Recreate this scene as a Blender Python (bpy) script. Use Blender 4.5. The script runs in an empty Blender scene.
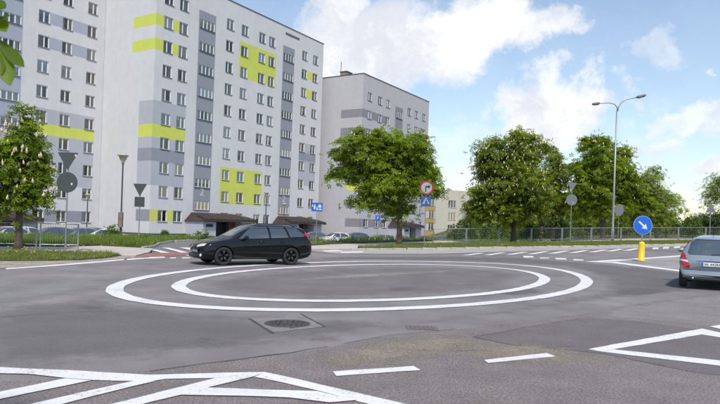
import bpy, bmesh, math, random
import numpy as np
from mathutils import Vector, Matrix
from mathutils.bvhtree import BVHTree
from mathutils.geometry import tessellate_polygon
random.seed(7); RNG = np.random.default_rng(7)
SC = bpy.context.scene; COL = SC.collection
R = math.radians

# ------------------------------------------------------------------ camera
FPX, CX, CY, ROLL, EYE = 610.0, 360.0, 223.5, R(1.95), 1.65   # measured in the 720 x 404 photograph
cr, sr = math.cos(ROLL), math.sin(ROLL)
cam = bpy.data.cameras.new('camera'); camo = bpy.data.objects.new('camera', cam); COL.objects.link(camo)
cam.sensor_width = 36; cam.lens = FPX / 720 * 36; cam.shift_y = (CY - 202.15) / 720; cam.clip_end = 6000; cam.clip_start = .05
camo.matrix_world = Matrix(((cr, -sr, 0, 0), (0, 0, -1, 0), (sr, cr, 0, EYE), (0, 0, 0, 1)))
SC.camera = camo
cam.dof.use_dof = True; cam.dof.focus_distance = 26; cam.dof.aperture_fstop = 4.0

def ray(x, y):
    a = (x - CX) / FPX; b = -(y - CY) / FPX
    return (a * cr - b * sr, 1.0, a * sr + b * cr)

# ------------------------------------------------------------------ light
SUN_AZ = (.10, -.995); SUN_EL = R(54)
W = bpy.data.worlds.new('World'); SC.world = W; W.use_nodes = True
nt = W.node_tree; nt.nodes.clear()
N = lambda t, **k: _node(nt, t, **k)
def _node(tree, t, **k):
    n = tree.nodes.new(t)
    for a, v in k.items():
        if a.startswith('i_'):
            key = a[2:]; key = int(key) if key.isdigit() else key
            n.inputs[key].default_value = v
        else: setattr(n, a, v)
    return n
def L(tree, a, b): tree.links.new(a, b)
out = N('ShaderNodeOutputWorld'); sky = N('ShaderNodeTexSky', sky_type='NISHITA', sun_disc=False)
sky.sun_elevation = SUN_EL; sky.sun_rotation = math.atan2(SUN_AZ[0], SUN_AZ[1]); sky.altitude = 200
sky.air_density = 1.25; sky.dust_density = .5; sky.ozone_density = 2.2
bg = N('ShaderNodeBackground', i_Strength=.15); L(nt, sky.outputs[0], bg.inputs[0])
tc = N('ShaderNodeTexCoord')
warpn = N('ShaderNodeTexNoise', i_Scale=9.0, i_Detail=9.0, i_Roughness=.62); L(nt, tc.outputs['Generated'], warpn.inputs['Vector'])
wsub = N('ShaderNodeVectorMath', operation='SUBTRACT'); wsub.inputs[1].default_value = (.5, .5, .5); L(nt, warpn.outputs['Color'], wsub.inputs[0])
wmul = N('ShaderNodeVectorMath', operation='MULTIPLY'); wmul.inputs[1].default_value = (.24, .24, .15); L(nt, wsub.outputs[0], wmul.inputs[0])
wdir = N('ShaderNodeVectorMath', operation='ADD'); L(nt, tc.outputs['Generated'], wdir.inputs[0]); L(nt, wmul.outputs[0], wdir.inputs[1])
# heaps of cumulus in view (photo pixel centre, half width, half height, softness) and broken cloud all round
CLOUDS = [(335, 42, 60, 52, 1), (400, 44, 80, 50, 1), (480, 32, 62, 34, 1), (530, 30, 45, 25, .9), (550, 112, 58, 42, 1.1), (565, 92, 38, 28, .9), (515, 120, 30, 28, .7), (650, 55, 34, 26, .5), (690, 122, 56, 20, .75),
          (712, 168, 34, 17, .9), (650, 150, 28, 12, .75), (690, 200, 44, 11, .7), (455, 140, 36, 16, .42), (470, 178, 30, 12, .6), (430, 60, 40, 22, .45), (300, 60, 40, 40, .9), (715, 74, 14, 12, .6), (600, 218, 160, 20, .3)]
acc = None
for (px, py, rx, ry, amp) in CLOUDS:
    d = Vector(ray(px, py)); l = d.length; d /= l
    s = N('ShaderNodeVectorMath', operation='SUBTRACT'); s.inputs[1].default_value = d; L(nt, wdir.outputs[0], s.inputs[0])
    m = N('ShaderNodeVectorMath', operation='MULTIPLY'); m.inputs[1].default_value = (FPX * l / rx, FPX * l / ry * .55, FPX * l / ry); L(nt, s.outputs[0], m.inputs[0])
    q = N('ShaderNodeVectorMath', operation='LENGTH'); L(nt, m.outputs[0], q.inputs[0])
    r_ = N('ShaderNodeMapRange', interpolation_type='SMOOTHSTEP', i_1=1.25, i_2=.62, i_3=0.0, i_4=amp); L(nt, q.outputs['Value'], r_.inputs[0])
    if acc is None: acc = r_.outputs[0]
    else:
        mx = N('ShaderNodeMath', operation='MAXIMUM'); L(nt, acc, mx.inputs[0]); L(nt, r_.outputs[0], mx.inputs[1]); acc = mx.outputs[0]
gen = N('ShaderNodeTexNoise', i_Scale=2.6, i_Detail=8.0, i_Roughness=.58); L(nt, tc.outputs['Generated'], gen.inputs['Vector'])
gr = N('ShaderNodeMapRange', interpolation_type='SMOOTHSTEP', i_1=.55, i_2=.76, i_3=0.0, i_4=.85); L(nt, gen.outputs[0], gr.inputs[0])
mx = N('ShaderNodeMath', operation='MAXIMUM'); L(nt, acc, mx.inputs[0]); L(nt, gr.outputs[0], mx.inputs[1])
veil = N('ShaderNodeMath', operation='MAXIMUM', i_1=.14); L(nt, mx.outputs[0], veil.inputs[0]); veil.use_clamp = True
shade = N('ShaderNodeTexNoise', i_Scale=7.0, i_Detail=6.0, i_Roughness=.55); L(nt, wdir.outputs[0], shade.inputs['Vector'])
cramp = N('ShaderNodeValToRGB'); L(nt, shade.outputs[0], cramp.inputs[0])
cramp.color_ramp.elements[0].position = .40; cramp.color_ramp.elements[0].color = (.72, .75, .82, 1)
cramp.color_ramp.elements[1].position = .60; cramp.color_ramp.elements[1].color = (1., 1., 1., 1)
cbg = N('ShaderNodeBackground', i_Strength=1.0); L(nt, cramp.outputs[0], cbg.inputs[0])
mixw = N('ShaderNodeMixShader'); L(nt, veil.outputs[0], mixw.inputs[0]); L(nt, bg.outputs[0], mixw.inputs[1]); L(nt, cbg.outputs[0], mixw.inputs[2])
L(nt, mixw.outputs[0], out.inputs[0])

sun = bpy.data.lights.new('sun', 'SUN'); sun.energy = 3.5; sun.angle = R(6); sun.color = (1, .915, .80)
suno = bpy.data.objects.new('sun', sun); COL.objects.link(suno)
sd = Vector((SUN_AZ[0] * math.cos(SUN_EL), SUN_AZ[1] * math.cos(SUN_EL), math.sin(SUN_EL)))
suno.rotation_euler = sd.to_track_quat('Z', 'Y').to_euler(); suno.location = sd * 60
vs = SC.view_settings; vs.view_transform = 'Standard'; vs.look = 'None'; vs.exposure = 0.14; vs.gamma = 1.0
try: vs.use_curve_mapping = False
except Exception: pass

# ------------------------------------------------------------------ terrain
def sstep(a, b, x):
    t = min(1.0, max(0.0, (x - a) / (b - a))); return t * t * (3 - 2 * t)
def h(X, Y):
    q = X + .406 * Y - 17.5
    q = min(q, 60.0)
    rise = .034 * (1.2 * math.log1p(math.exp(q / 1.2)) if q < 20 else q)
    rise *= 1 - sstep(50, 62, Y) * (1 - sstep(12, 26, X))
    yg = 37 + (X + 20) * .95 if X < -2 else 54.1 + (X + 2) * .25
    yg = max(yg, 30.0)
    drop = -.85 * sstep(0, 8, Y - yg) * (1 - sstep(12, 26, X))
    return rise + drop
def G(px, py):
    """where the ray of a photo pixel meets the ground"""
    d = ray(px, py); lo, hi = 2.0, 2.0
    while hi < 900 and EYE + hi * d[2] > h(hi * d[0], hi): lo = hi; hi *= 1.05
    for _ in range(40):
        m = (lo + hi) / 2
        if EYE + m * d[2] > h(m * d[0], m): lo = m
        else: hi = m
    return (lo * d[0], lo)
def at(px, py, Y):
    d = ray(px, py); return Vector((d[0] * Y, Y, EYE + d[2] * Y))
def XY(px, Y): return ray(px, CY + (px - CX) * math.tan(ROLL))[0] * Y

# ------------------------------------------------------------------ materials
MATS = {}
def mat(name, col, rough=.6, metal=0., var=.0, vscale=3., bump=0., bscale=40., spec=.5, grain=0., gscale=60., coat=0., var2=0., v2scale=.4):
    if name in MATS: return MATS[name]
    m = bpy.data.materials.new(name); m.use_nodes = True; t = m.node_tree; b = t.nodes['Principled BSDF']
    b.inputs['Roughness'].default_value = rough; b.inputs['Metallic'].default_value = metal
    b.inputs['Specular IOR Level'].default_value = spec; b.inputs['Coat Weight'].default_value = coat; b.inputs['Coat Roughness'].default_value = .04
    c = (*col, 1); b.inputs['Base Color'].default_value = c
    g = _node(t, 'ShaderNodeNewGeometry'); cur = None
    def layer(amount, scale, detail, cur):
        n = _node(t, 'ShaderNodeTexNoise', i_Scale=scale, i_Detail=detail, i_Roughness=.6); L(t, g.outputs['Position'], n.inputs['Vector'])
        mr = _node(t, 'ShaderNodeMapRange', i_1=.3, i_2=.7, i_3=1 - amount, i_4=1 + amount); mr.clamp = False; L(t, n.outputs[0], mr.inputs[0])
        mm = _node(t, 'ShaderNodeVectorMath', operation='MULTIPLY'); L(t, mr.outputs[0], mm.inputs[1])
        if cur is None: mm.inputs[0].default_value = col
        else: L(t, cur, mm.inputs[0])
        return mm.outputs[0]
    if var: cur = layer(var, vscale, 5., cur)
    if var2: cur = layer(var2, v2scale, 4., cur)
    if grain: cur = layer(grain, gscale, 2., cur)
    if cur is not None: L(t, cur, b.inputs['Base Color'])
    if bump:
        n = _node(t, 'ShaderNodeTexNoise', i_Scale=bscale, i_Detail=4.); L(t, g.outputs['Position'], n.inputs['Vector'])
        bp = _node(t, 'ShaderNodeBump', i_Strength=bump, i_Distance=.02); L(t, n.outputs[0], bp.inputs['Height']); L(t, bp.outputs[0], b.inputs['Normal'])
    MATS[name] = m; return m
def leafmat(name, c0, c1, trans=.35):
    if name in MATS: return MATS[name]
    m = bpy.data.materials.new(name); m.use_nodes = True; t = m.node_tree; t.nodes.clear()
    o = _node(t, 'ShaderNodeOutputMaterial'); a = _node(t, 'ShaderNodeAttribute', attribute_name='rnd')
    r_ = _node(t, 'ShaderNodeValToRGB'); L(t, a.outputs['Fac'], r_.inputs[0])
    r_.color_ramp.elements[0].color = (*c0, 1); r_.color_ramp.elements[1].color = (*c1, 1)
    p = _node(t, 'ShaderNodeBsdfPrincipled', i_Roughness=.5); p.inputs['Specular IOR Level'].default_value = .35
    L(t, r_.outputs[0], p.inputs['Base Color'])
    tr = _node(t, 'ShaderNodeBsdfTranslucent'); hs = _node(t, 'ShaderNodeHueSaturation', i_Hue=.485, i_Saturation=1.1, i_Value=1.5); L(t, r_.outputs[0], hs.inputs['Color']); L(t, hs.outputs[0], tr.inputs[0])
    x = _node(t, 'ShaderNodeMixShader'); x.inputs[0].default_value = trans; L(t, p.outputs[0], x.inputs[1]); L(t, tr.outputs[0], x.inputs[2]); L(t, x.outputs[0], o.inputs[0])
    MATS[name] = m; return m
def glassmat(name='window_glass', tint=(.9, .95, .97), refl=1.0):
    if name in MATS: return MATS[name]
    m = bpy.data.materials.new(name); m.use_nodes = True; t = m.node_tree; t.nodes.clear()
    o = _node(t, 'ShaderNodeOutputMaterial'); tr = _node(t, 'ShaderNodeBsdfTransparent', i_0=(*tint, 1)); gl = _node(t, 'ShaderNodeBsdfGlossy', i_1=.02)
    fr = _node(t, 'ShaderNodeFresnel', i_0=1.5); oi = _node(t, 'ShaderNodeObjectInfo'); rd = _node(t, 'ShaderNodeMath', operation='POWER', i_1=2.2); L(t, oi.outputs['Random'], rd.inputs[0]); rs = _node(t, 'ShaderNodeMath', operation='MULTIPLY_ADD', i_1=.26, i_2=.05); L(t, rd.outputs[0], rs.inputs[0])
    ad = _node(t, 'ShaderNodeMath', operation='MULTIPLY_ADD', i_1=1.3 * refl); L(t, fr.outputs[0], ad.inputs[0]); L(t, rs.outputs[0], ad.inputs[2]); ad.use_clamp = True
    x = _node(t, 'ShaderNodeMixShader'); L(t, ad.outputs[0], x.inputs[0]); L(t, tr.outputs[0], x.inputs[1]); L(t, gl.outputs[0], x.inputs[2]); L(t, x.outputs[0], o.inputs[0])
    MATS[name] = m; return m

# ------------------------------------------------------------------ object helpers
def link(o, parent=None):
    COL.objects.link(o)
    if parent is not None: o.parent = parent
    return o
def tag(o, label=None, cat=None, group=None, kind=None):
    if label: o['label'] = label
    if cat: o['category'] = cat
    if group: o['group'] = group
    if kind: o['kind'] = kind
    return o
def empty(name, loc=(0, 0, 0), rz=0.): 
    o = bpy.data.objects.new(name, None); o.location = loc; o.rotation_euler = (0, 0, rz); o.empty_display_size = .2
    return link(o)
def obj(name, me, m, parent=None, smooth=False):
    if isinstance(me, bmesh.types.BMesh):
        bm = me; me = bpy.data.meshes.new(name); bm.to_mesh(me); bm.free()
    if m is not None:
        for k in (m if isinstance(m, (list, tuple)) else [m]): me.materials.append(k)
    if smooth: me.polygons.foreach_set('use_smooth', [True] * len(me.polygons))
    return link(bpy.data.objects.new(name, me), parent)
def nmesh(name, V, F, rnd=None, mi=None):
    """mesh from numpy arrays; F is (n,k)"""
    me = bpy.data.meshes.new(name); n, k = F.shape
    me.vertices.add(len(V)); me.vertices.foreach_set('co', np.ascontiguousarray(V, np.float32).ravel())
    me.loops.add(n * k); me.loops.foreach_set('vertex_index', np.ascontiguousarray(F, np.int32).ravel())
    me.polygons.add(n); me.polygons.foreach_set('loop_start', np.arange(0, n * k, k, dtype=np.int32))
    try: me.polygons.foreach_set('loop_total', np.full(n, k, np.int32))
    except Exception: pass
    me.update(calc_edges=True)
    if mi is not None: me.polygons.foreach_set('material_index', np.ascontiguousarray(mi, np.int32))
    if rnd is not None:
        at_ = me.attributes.new('rnd', 'FLOAT', 'POINT'); at_.data.foreach_set('value', np.ascontiguousarray(rnd, np.float32))
    return me
def bx(bm, c, s, rz=0., mi=0):
    r_ = bmesh.ops.create_cube(bm, size=1.0); M = Matrix.Translation(c) @ Matrix.Rotation(rz, 4, 'Z') @ Matrix.Diagonal((*s, 1))
    bmesh.ops.transform(bm, matrix=M, verts=r_['verts'])
    if mi:
        for f in {f for v in r_['verts'] for f in v.link_faces}: f.material_index = mi
    return r_['verts']
def box(c, s, rz=0.):
    bm = bmesh.new(); bx(bm, c, s, rz); return bm
def tube(bm, pts, rads, n=8, cap=True):
    pts = [Vector(p) for p in pts]; rings = []
    up = Vector((0, 0, 1))
    for i, p in enumerate(pts):
        t = (pts[min(i + 1, len(pts) - 1)] - pts[max(i - 1, 0)]).normalized()
        a = t.cross(up if abs(t.z) < .9 else Vector((1, 0, 0))).normalized(); b = t.cross(a).normalized()
        r_ = rads[i] if isinstance(rads, (list, tuple)) else rads
        rings.append([bm.verts.new(p + (a * math.cos(k * 2 * math.pi / n) + b * math.sin(k * 2 * math.pi / n)) * r_) for k in range(n)])
    # keep ring starts aligned
    for i in range(len(rings) - 1):
        A, B = rings[i], rings[i + 1]
        off = min(range(n), key=lambda q: (A[0].co - pts[i] - (B[q].co - pts[i + 1])).length)
        sgn = 1 if (A[1].co - pts[i] - (B[(off + 1) % n].co - pts[i + 1])).length <= (A[1].co - pts[i] - (B[(off - 1) % n].co - pts[i + 1])).length else -1
        rings[i + 1] = [B[(off + sgn * k) % n] for k in range(n)]
        B = rings[i + 1]
        for k in range(n): bm.faces.new((A[k], A[(k + 1) % n], B[(k + 1) % n], B[k]))
    if cap:
        for r_ in (rings[0], rings[-1]):
            try: bm.faces.new(r_)
            except Exception: pass
    return bm
def tubebm(pts, rads, n=8):
    bm = tube(bmesh.new(), pts, rads, n); bmesh.ops.recalc_face_normals(bm, faces=bm.faces); return bm
def lathe(prof, n=24, axis='Z'):
    bm = bmesh.new(); rings = []
    for (r_, z) in prof:
        rings.append([bm.verts.new((r_ * math.cos(k * 2 * math.pi / n), r_ * math.sin(k * 2 * math.pi / n), z)) for k in range(n)] if r_ > 1e-5 else [bm.verts.new((0, 0, z))])
    for A, B in zip(rings[:-1], rings[1:]):
        for k in range(n):
            f = [A[k % len(A)], A[(k + 1) % len(A)], B[(k + 1) % len(B)], B[k % len(B)]]; g = []
            for v in f:
                if v not in g: g.append(v)
            if len(g) > 2:
                try: bm.faces.new(g)
                except Exception: pass
    bmesh.ops.recalc_face_normals(bm, faces=bm.faces)
    if axis == 'Y': bmesh.ops.rotate(bm, verts=bm.verts, cent=(0, 0, 0), matrix=Matrix.Rotation(R(90), 3, 'X'))
    return bm
def poly_bm(poly, cell=None):
    """flat 2-D polygon, triangulated and cut along a grid"""
    bm = bmesh.new(); vs_ = [bm.verts.new((p[0], p[1], 0)) for p in poly]
    for t in tessellate_polygon([[Vector((p[0], p[1], 0)) for p in poly]]):
        try: bm.faces.new([vs_[i] for i in t])
        except Exception: pass
    bmesh.ops.recalc_face_normals(bm, faces=bm.faces)
    if cell:
        xs = [p[0] for p in poly]; ys = [p[1] for p in poly]
        for ax, lo, hi in ((0, min(xs), max(xs)), (1, min(ys), max(ys))):
            k = math.ceil(lo / cell + 1e-6)
            while k * cell < hi - 1e-6:
                co = (k * cell, 0, 0) if ax == 0 else (0, k * cell, 0); no = (1, 0, 0) if ax == 0 else (0, 1, 0)
                bmesh.ops.bisect_plane(bm, geom=bm.verts[:] + bm.edges[:] + bm.faces[:], plane_co=co, plane_no=no); k += 1
    return bm
def drape(polys, off, cell=2.0, skirt=0.):
    if not isinstance(polys[0][0], (tuple, list)): polys = [polys]
    allb = bmesh.new()
    for p in polys:
        flat = all(abs(h(*q)) < 2e-4 for q in p)
        bm = poly_bm(p, None if flat else cell); me = bpy.data.meshes.new('t'); bm.to_mesh(me); bm.free(); allb.from_mesh(me); bpy.data.meshes.remove(me)
    for f in allb.faces:
        f.normal_update()
        if f.normal.z < 0: f.normal_flip()
    for v in allb.verts: v.co.z = h(v.co.x, v.co.y) + off
    if skirt:
        bmesh.ops.remove_doubles(allb, verts=allb.verts, dist=1e-4)
        r_ = bmesh.ops.extrude_edge_only(allb, edges=[e for e in allb.edges if e.is_boundary]); bmesh.ops.translate(allb, verts=[e for e in r_['geom'] if isinstance(e, bmesh.types.BMVert)], vec=(0, 0, -skirt))
    return allb
def softmat(name, col, **k):
    """a film (dust, wear) that thins out towards its ragged edge"""
    if name in MATS: return MATS[name]
    m = mat(name, col, .95, **k); t = m.node_tree; b = t.nodes['Principled BSDF']; o = t.nodes['Material Output']; a = _node(t, 'ShaderNodeAttribute', attribute_name='rnd'); g = _node(t, 'ShaderNodeNewGeometry')
    n = _node(t, 'ShaderNodeTexNoise', i_Scale=2.2, i_Detail=9., i_Roughness=.72); L(t, g.outputs['Position'], n.inputs['Vector']); ad = _node(t, 'ShaderNodeMath', operation='MULTIPLY_ADD', i_1=1.6, i_2=-.95); L(t, n.outputs[0], ad.inputs[0])
    s = _node(t, 'ShaderNodeMath', operation='ADD'); L(t, a.outputs['Fac'], s.inputs[0]); L(t, ad.outputs[0], s.inputs[1]); mr = _node(t, 'ShaderNodeMapRange', i_1=.0, i_2=.7, i_3=0., i_4=.62); L(t, s.outputs[0], mr.inputs[0])
    tr = _node(t, 'ShaderNodeBsdfTransparent'); x = _node(t, 'ShaderNodeMixShader'); L(t, mr.outputs[0], x.inputs[0]); L(t, tr.outputs[0], x.inputs[1]); L(t, b.outputs[0], x.inputs[2]); L(t, x.outputs[0], o.inputs[0]); return m
def soft(name, poly, off, m, wid, cell=.2):
    bm = poly_bm(poly, cell); me = bpy.data.meshes.new(name); P = [np.array(q) for q in poly]; fade = []
    bm.verts.ensure_lookup_table()
    A = np.array(poly); B = np.roll(A, -1, 0); D = B - A; LL = (D**2).sum(1)
    for v in bm.verts:
        q = np.array((v.co.x, v.co.y)); t = np.clip(((q - A) * D).sum(1) / LL, 0, 1); fade.append(min(1., math.sqrt((((A + D * t[:, None]) - q)**2).sum(1).min()) / wid)); v.co.z = h(v.co.x, v.co.y) + off
    for f in bm.faces:
        f.normal_update()
        if f.normal.z < 0: f.normal_flip()
    bm.to_mesh(me); bm.free(); at_ = me.attributes.new('rnd', 'FLOAT', 'POINT'); at_.data.foreach_set('value', np.array(fade, np.float32))
    return tag(obj(name, me, m), kind='structure')
def GP(pts): return [G(*p) for p in pts]
def thick(bm, hgt):
    """solid prism from a flat bmesh in the z=0 plane"""
    r_ = bmesh.ops.extrude_face_region(bm, geom=bm.faces[:]); bmesh.ops.translate(bm, verts=[e for e in r_['geom'] if isinstance(e, bmesh.types.BMVert)], vec=(0, 0, hgt))
    bmesh.ops.recalc_face_normals(bm, faces=bm.faces); return bm
def text_bm(body, size, depth=.004):
    cu = bpy.data.curves.new('lettering', 'FONT'); cu.body = body; cu.size = size; cu.align_x = 'CENTER'; cu.align_y = 'CENTER'; cu.extrude = depth
    o = bpy.data.objects.new('lettering', cu); COL.objects.link(o); dg = bpy.context.evaluated_depsgraph_get(); e = o.evaluated_get(dg); me = e.to_mesh()
    bm = bmesh.new(); bm.from_mesh(me); e.to_mesh_clear(); bpy.data.objects.remove(o); bpy.data.curves.remove(cu); return bm
# ------------------------------------------------------------------ ground sheets
M_asph = mat('asphalt_main', (.196, .180, .182), .85, var=.16, vscale=.9, var2=.16, v2scale=.22, grain=.22, gscale=55, bump=.25, bscale=120)
M_asph2 = mat('asphalt_coarse', (.184, .161, .158), .9, var=.13, vscale=1.4, var2=.10, v2scale=.35, grain=.5, gscale=42, bump=.5, bscale=80)
M_patch = mat('asphalt_patch', (.138, .122, .126), .85, var=.12, vscale=2., grain=.3, gscale=50, bump=.3, bscale=100)
M_worn = mat('asphalt_worn', (.27, .255, .245), .9, var=.18, vscale=.8, var2=.1, grain=.3, gscale=45, bump=.4, bscale=80)
M_sand = mat('sandy_dust', (.26, .225, .18), .95, var=.2, vscale=1.2, grain=.4, gscale=45)
M_conc = mat('concrete', (.36, .34, .32), .9, var=.15, vscale=1.5, grain=.2, gscale=30, bump=.2)
M_path = mat('pavement_slabs', (.46, .42, .375), .9, var=.14, vscale=.7, grain=.2, gscale=25)
M_dirt = mat('roadside_dirt', (.30, .26, .22), .95, var=.3, vscale=2., grain=.4, gscale=25)
M_soil = mat('grassy_soil', (.075, .085, .03), .95, var=.4, vscale=1.2, grain=.4, gscale=12)
M_red = mat('red_cycle_asphalt', (.27, .13, .11), .9, var=.2, vscale=1.5, grain=.25, gscale=30)
M_lot = mat('car_park_asphalt', (.16, .158, .16), .9, var=.2, vscale=.5)
def paintmat():
    """road paint worn through to the asphalt in flecks"""
    m = mat('road_paint', (.70, .695, .70), .6, var=.06, vscale=4., var2=.05, v2scale=.8, grain=.07, gscale=60); t = m.node_tree; b = t.nodes['Principled BSDF']
    g = _node(t, 'ShaderNodeNewGeometry'); n = _node(t, 'ShaderNodeTexNoise', i_Scale=26., i_Detail=6., i_Roughness=.75); L(t, g.outputs['Position'], n.inputs['Vector'])
    n2 = _node(t, 'ShaderNodeTexNoise', i_Scale=1.3, i_Detail=2.); L(t, g.outputs['Position'], n2.inputs['Vector'])
    ad = _node(t, 'ShaderNodeMath', operation='MULTIPLY_ADD', i_1=.35, i_2=-.175); L(t, n2.outputs[0], ad.inputs[0])
    sm = _node(t, 'ShaderNodeMath', operation='ADD'); L(t, n.outputs[0], sm.inputs[0]); L(t, ad.outputs[0], sm.inputs[1])
    mr = _node(t, 'ShaderNodeMapRange', i_1=.56, i_2=.67, i_3=0., i_4=.7); L(t, sm.outputs[0], mr.inputs[0])
    mx = _node(t, 'ShaderNodeMix', data_type='RGBA'); src = b.inputs['Base Color'].links[0].from_socket
    L(t, mr.outputs[0], mx.inputs[0]); L(t, src, mx.inputs[6]); mx.inputs[7].default_value = (.2, .195, .195, 1); L(t, mx.outputs[2], b.inputs['Base Color'])
    return m
M_paint = paintmat()

def axis_vals(a, b, step, far): 
    v = list(np.arange(a, b + .01, step)); e = step * 1.6; x = b
    while x < far: x += e; v.append(x); e *= 1.5
    e = step * 1.6; x = a
    while x > -far: x -= e; v.insert(0, x); e *= 1.5
    return v
gx = axis_vals(-60, 66, 2., 3000); gy = axis_vals(-10, 130, 2., 3000)
V = np.array([(x, y, h(max(-80, min(80, x)), max(-20, min(140, y))) - .12) for y in gy for x in gx]); nx_ = len(gx)
F = np.array([(j * nx_ + i, j * nx_ + i + 1, (j + 1) * nx_ + i + 1, (j + 1) * nx_ + i) for j in range(len(gy) - 1) for i in range(nx_ - 1)])
tag(obj('ground', nmesh('ground', V, F), M_soil), kind='structure')

EDGE = [(-16, -14), (-13.2, 8)] + GP([(-60, 273), (8, 267), (55, 263.5), (100, 259.5), (150, 254.5), (200, 252.5), (250, 251.5), (300, 250), (335, 250.5), (400, 252), (450, 251.5), (500, 250.5), (600, 248.5), (690, 245.8), (740, 244.6)])
road_poly = EDGE + [(60, 60), (95, 75), (95, -14)]
tag(obj('road', drape(road_poly, 0., 1.5), M_asph), kind='structure')
def jag(pts, amp, step=.35, closed=True):
    o = []
    for i, p in enumerate(pts if closed else pts[:-1]):
        q = pts[(i + 1) % len(pts)]; n = max(1, int(math.dist(p, q) / step))
        for k in range(n):
            t = k / n; o.append((p[0] + (q[0] - p[0]) * t + random.uniform(-amp, amp), p[1] + (q[1] - p[1]) * t + random.uniform(-amp, amp)))
    return o
fg = GP([(-40, 384), (60, 378), (140, 372.5), (200, 365.5), (290, 354), (340, 345), (390, 336), (470, 328.5), (540, 320), (600, 311), (660, 301), (720, 294), (800, 285)])
fg_poly = jag(fg, .035, .3, False) + [fg[-1]] + [(14, 4), (12, -10), (-12, -10), (-9, 4)]
tag(obj('road_resurfacing', drape(fg_poly, .003), M_asph2), kind='structure')
worn = GP([(560, 322), (610, 306), (660, 299), (720, 292), (800, 284), (800, 334), (720, 330), (690, 327), (640, 321)])
soft('worn_asphalt', worn, .005, softmat('asphalt_worn_soft', (.30, .285, .275), var=.18, vscale=.8, grain=.35, gscale=45, bump=.4, bscale=80), .5, .3)
pat = GP([(474, 338), (530, 327), (586, 318.2), (640, 322), (700, 330), (760, 337), (760, 382), (690, 372), (600, 354), (560, 350), (510, 345)])
tag(obj('asphalt_patch', drape(jag(pat, .02), .0065), M_patch), kind='structure')
dust = GP([(285, 362), (330, 348), (390, 336), (450, 333), (500, 340), (490, 352), (420, 366), (350, 374)])
soft('sand_drift', dust, .0075, softmat('sand_on_asphalt', (.31, .265, .205), var=.12, vscale=2., grain=.5, gscale=42), .7, .15)
dust2 = GP([(430, 345), (520, 338), (600, 352), (640, 364), (560, 372), (470, 366)])
soft('sand_drift', dust2, .0085, softmat('sand_on_asphalt', (.31, .265, .205)), .8, .15)
worn2 = GP([(-60, 300), (0, 283), (60, 277), (112, 276), (160, 272), (108, 291), (60, 300), (0, 308), (-60, 320)])
soft('worn_asphalt', worn2, .004, softmat('asphalt_worn_grey', (.27, .265, .265), var=.2, vscale=.8, grain=.25, gscale=50), 1.0, .4)
worn3 = GP([(185, 285), (250, 273), (350, 267), (450, 267), (520, 272), (535, 279), (480, 293), (360, 300), (260, 298)])
soft('worn_asphalt', worn3, .004, softmat('asphalt_worn_brown', (.205, .184, .186), var=.15, vscale=.8, grain=.25, gscale=50), 1.5, .5)
dark = softmat('asphalt_polished', (.168, .160, .167), var=.12, vscale=.8, grain=.2, gscale=50)
soft('tyre_polish', GP([(300, 260), (340, 256.6), (450, 256.2), (520, 258), (592, 263), (640, 268), (700, 274), (760, 283), (760, 296), (700, 291), (612, 300), (500, 316), (430, 327), (400, 322), (500, 309), (598, 290), (600, 277), (560, 266), (480, 261.3), (380, 260)]), .0045, dark, .9, .4)
soft('tyre_polish', GP([(-60, 325), (0, 305), (100, 298), (180, 310), (260, 318), (390, 319), (400, 328), (300, 344), (180, 358), (60, 368), (-60, 372)]), .0045, dark, 1.2, .3)
worn4 = GP([(280, 279), (340, 274), (470, 269), (480, 271), (440, 274), (370, 279), (300, 282)])
soft('worn_asphalt', worn4, .006, softmat('asphalt_worn_pale', (.34, .325, .31), var=.15, vscale=.8, grain=.25, gscale=50), .8, .3)
isl = GP([(598, 262.4), (690, 255.6), (760, 251), (760, 276), (690, 272.8), (640, 266.5)])
tag(obj('painted_island', drape(isl, .003, 1.5), M_worn), kind='structure')
ring_floor_px = None

# --- markings
MK = tag(empty('road_markings'), kind='structure')
def mark(name, polys, off=.011): return obj(name, drape([jag(q, .009, .22) if min(v[1] for v in q) < 15 else q for q in polys], off, 1.5), M_paint, MK)
def px_poly(*pts): return GP(pts)
# the two rings of the painted roundabout: a closed conic through points read from the outer edges
def conic(pts):
    P = np.array(GP(pts)); c = P.mean(0); q = P - c
    A = np.stack([q[:, 0]**2, q[:, 0] * q[:, 1], q[:, 1]**2, q[:, 0], q[:, 1]], 1); s = np.linalg.lstsq(A, np.ones(len(q)), rcond=None)[0]
    Q = np.array([[s[0], s[1] / 2], [s[1] / 2, s[2]]]); ctr = -np.linalg.solve(2 * Q, s[3:5]); k = 1 + ctr @ Q @ ctr
    return c + ctr, Q / k
def ring(name, pts, wid):
    c, Q = conic(pts); n = 220; o = []; i_ = []
    for k in range(n):
        a = 2 * math.pi * k / n; u = np.array([math.cos(a), math.sin(a)]); r_ = 1 / math.sqrt(u @ Q @ u); p = c + u * r_
        nn = Q @ (p - c); nn /= np.linalg.norm(nn); w = wid * (1 + .05 * math.sin(3 * a + 1) + random.uniform(-.03, .03)); p = p + nn * random.uniform(-.012, .012)
        o.append(p); i_.append(p - nn * w)
    bm = bmesh.new(); A = [bm.verts.new((*p, h(*p) + .011)) for p in o]; B = [bm.verts.new((*p, h(*p) + .011)) for p in i_]
    for k in range(n): bm.faces.new((A[k], A[(k + 1) % n], B[(k + 1) % n], B[k]))
    for f in bm.faces:
        f.normal_update()
        if f.normal.z < 0: f.normal_flip()
    return obj(name, bm, M_paint, MK)
ring('outer_ring_line', [(114, 289.6), (176, 304.7), (255, 312.7), (345, 313), (400, 311.9), (500, 302.5), (590.6, 281.5), (176, 271.5), (255, 265), (350, 261.5), (400, 262), (500, 263.5), (560, 269.6)], .36)
ring('inner_ring_line', [(168, 286.5), (205, 295.5), (255, 300.4), (350, 303), (400, 302), (500, 293), (549, 278), (255, 269.8), (350, 265), (400, 264.6), (500, 268)], .34)
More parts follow.
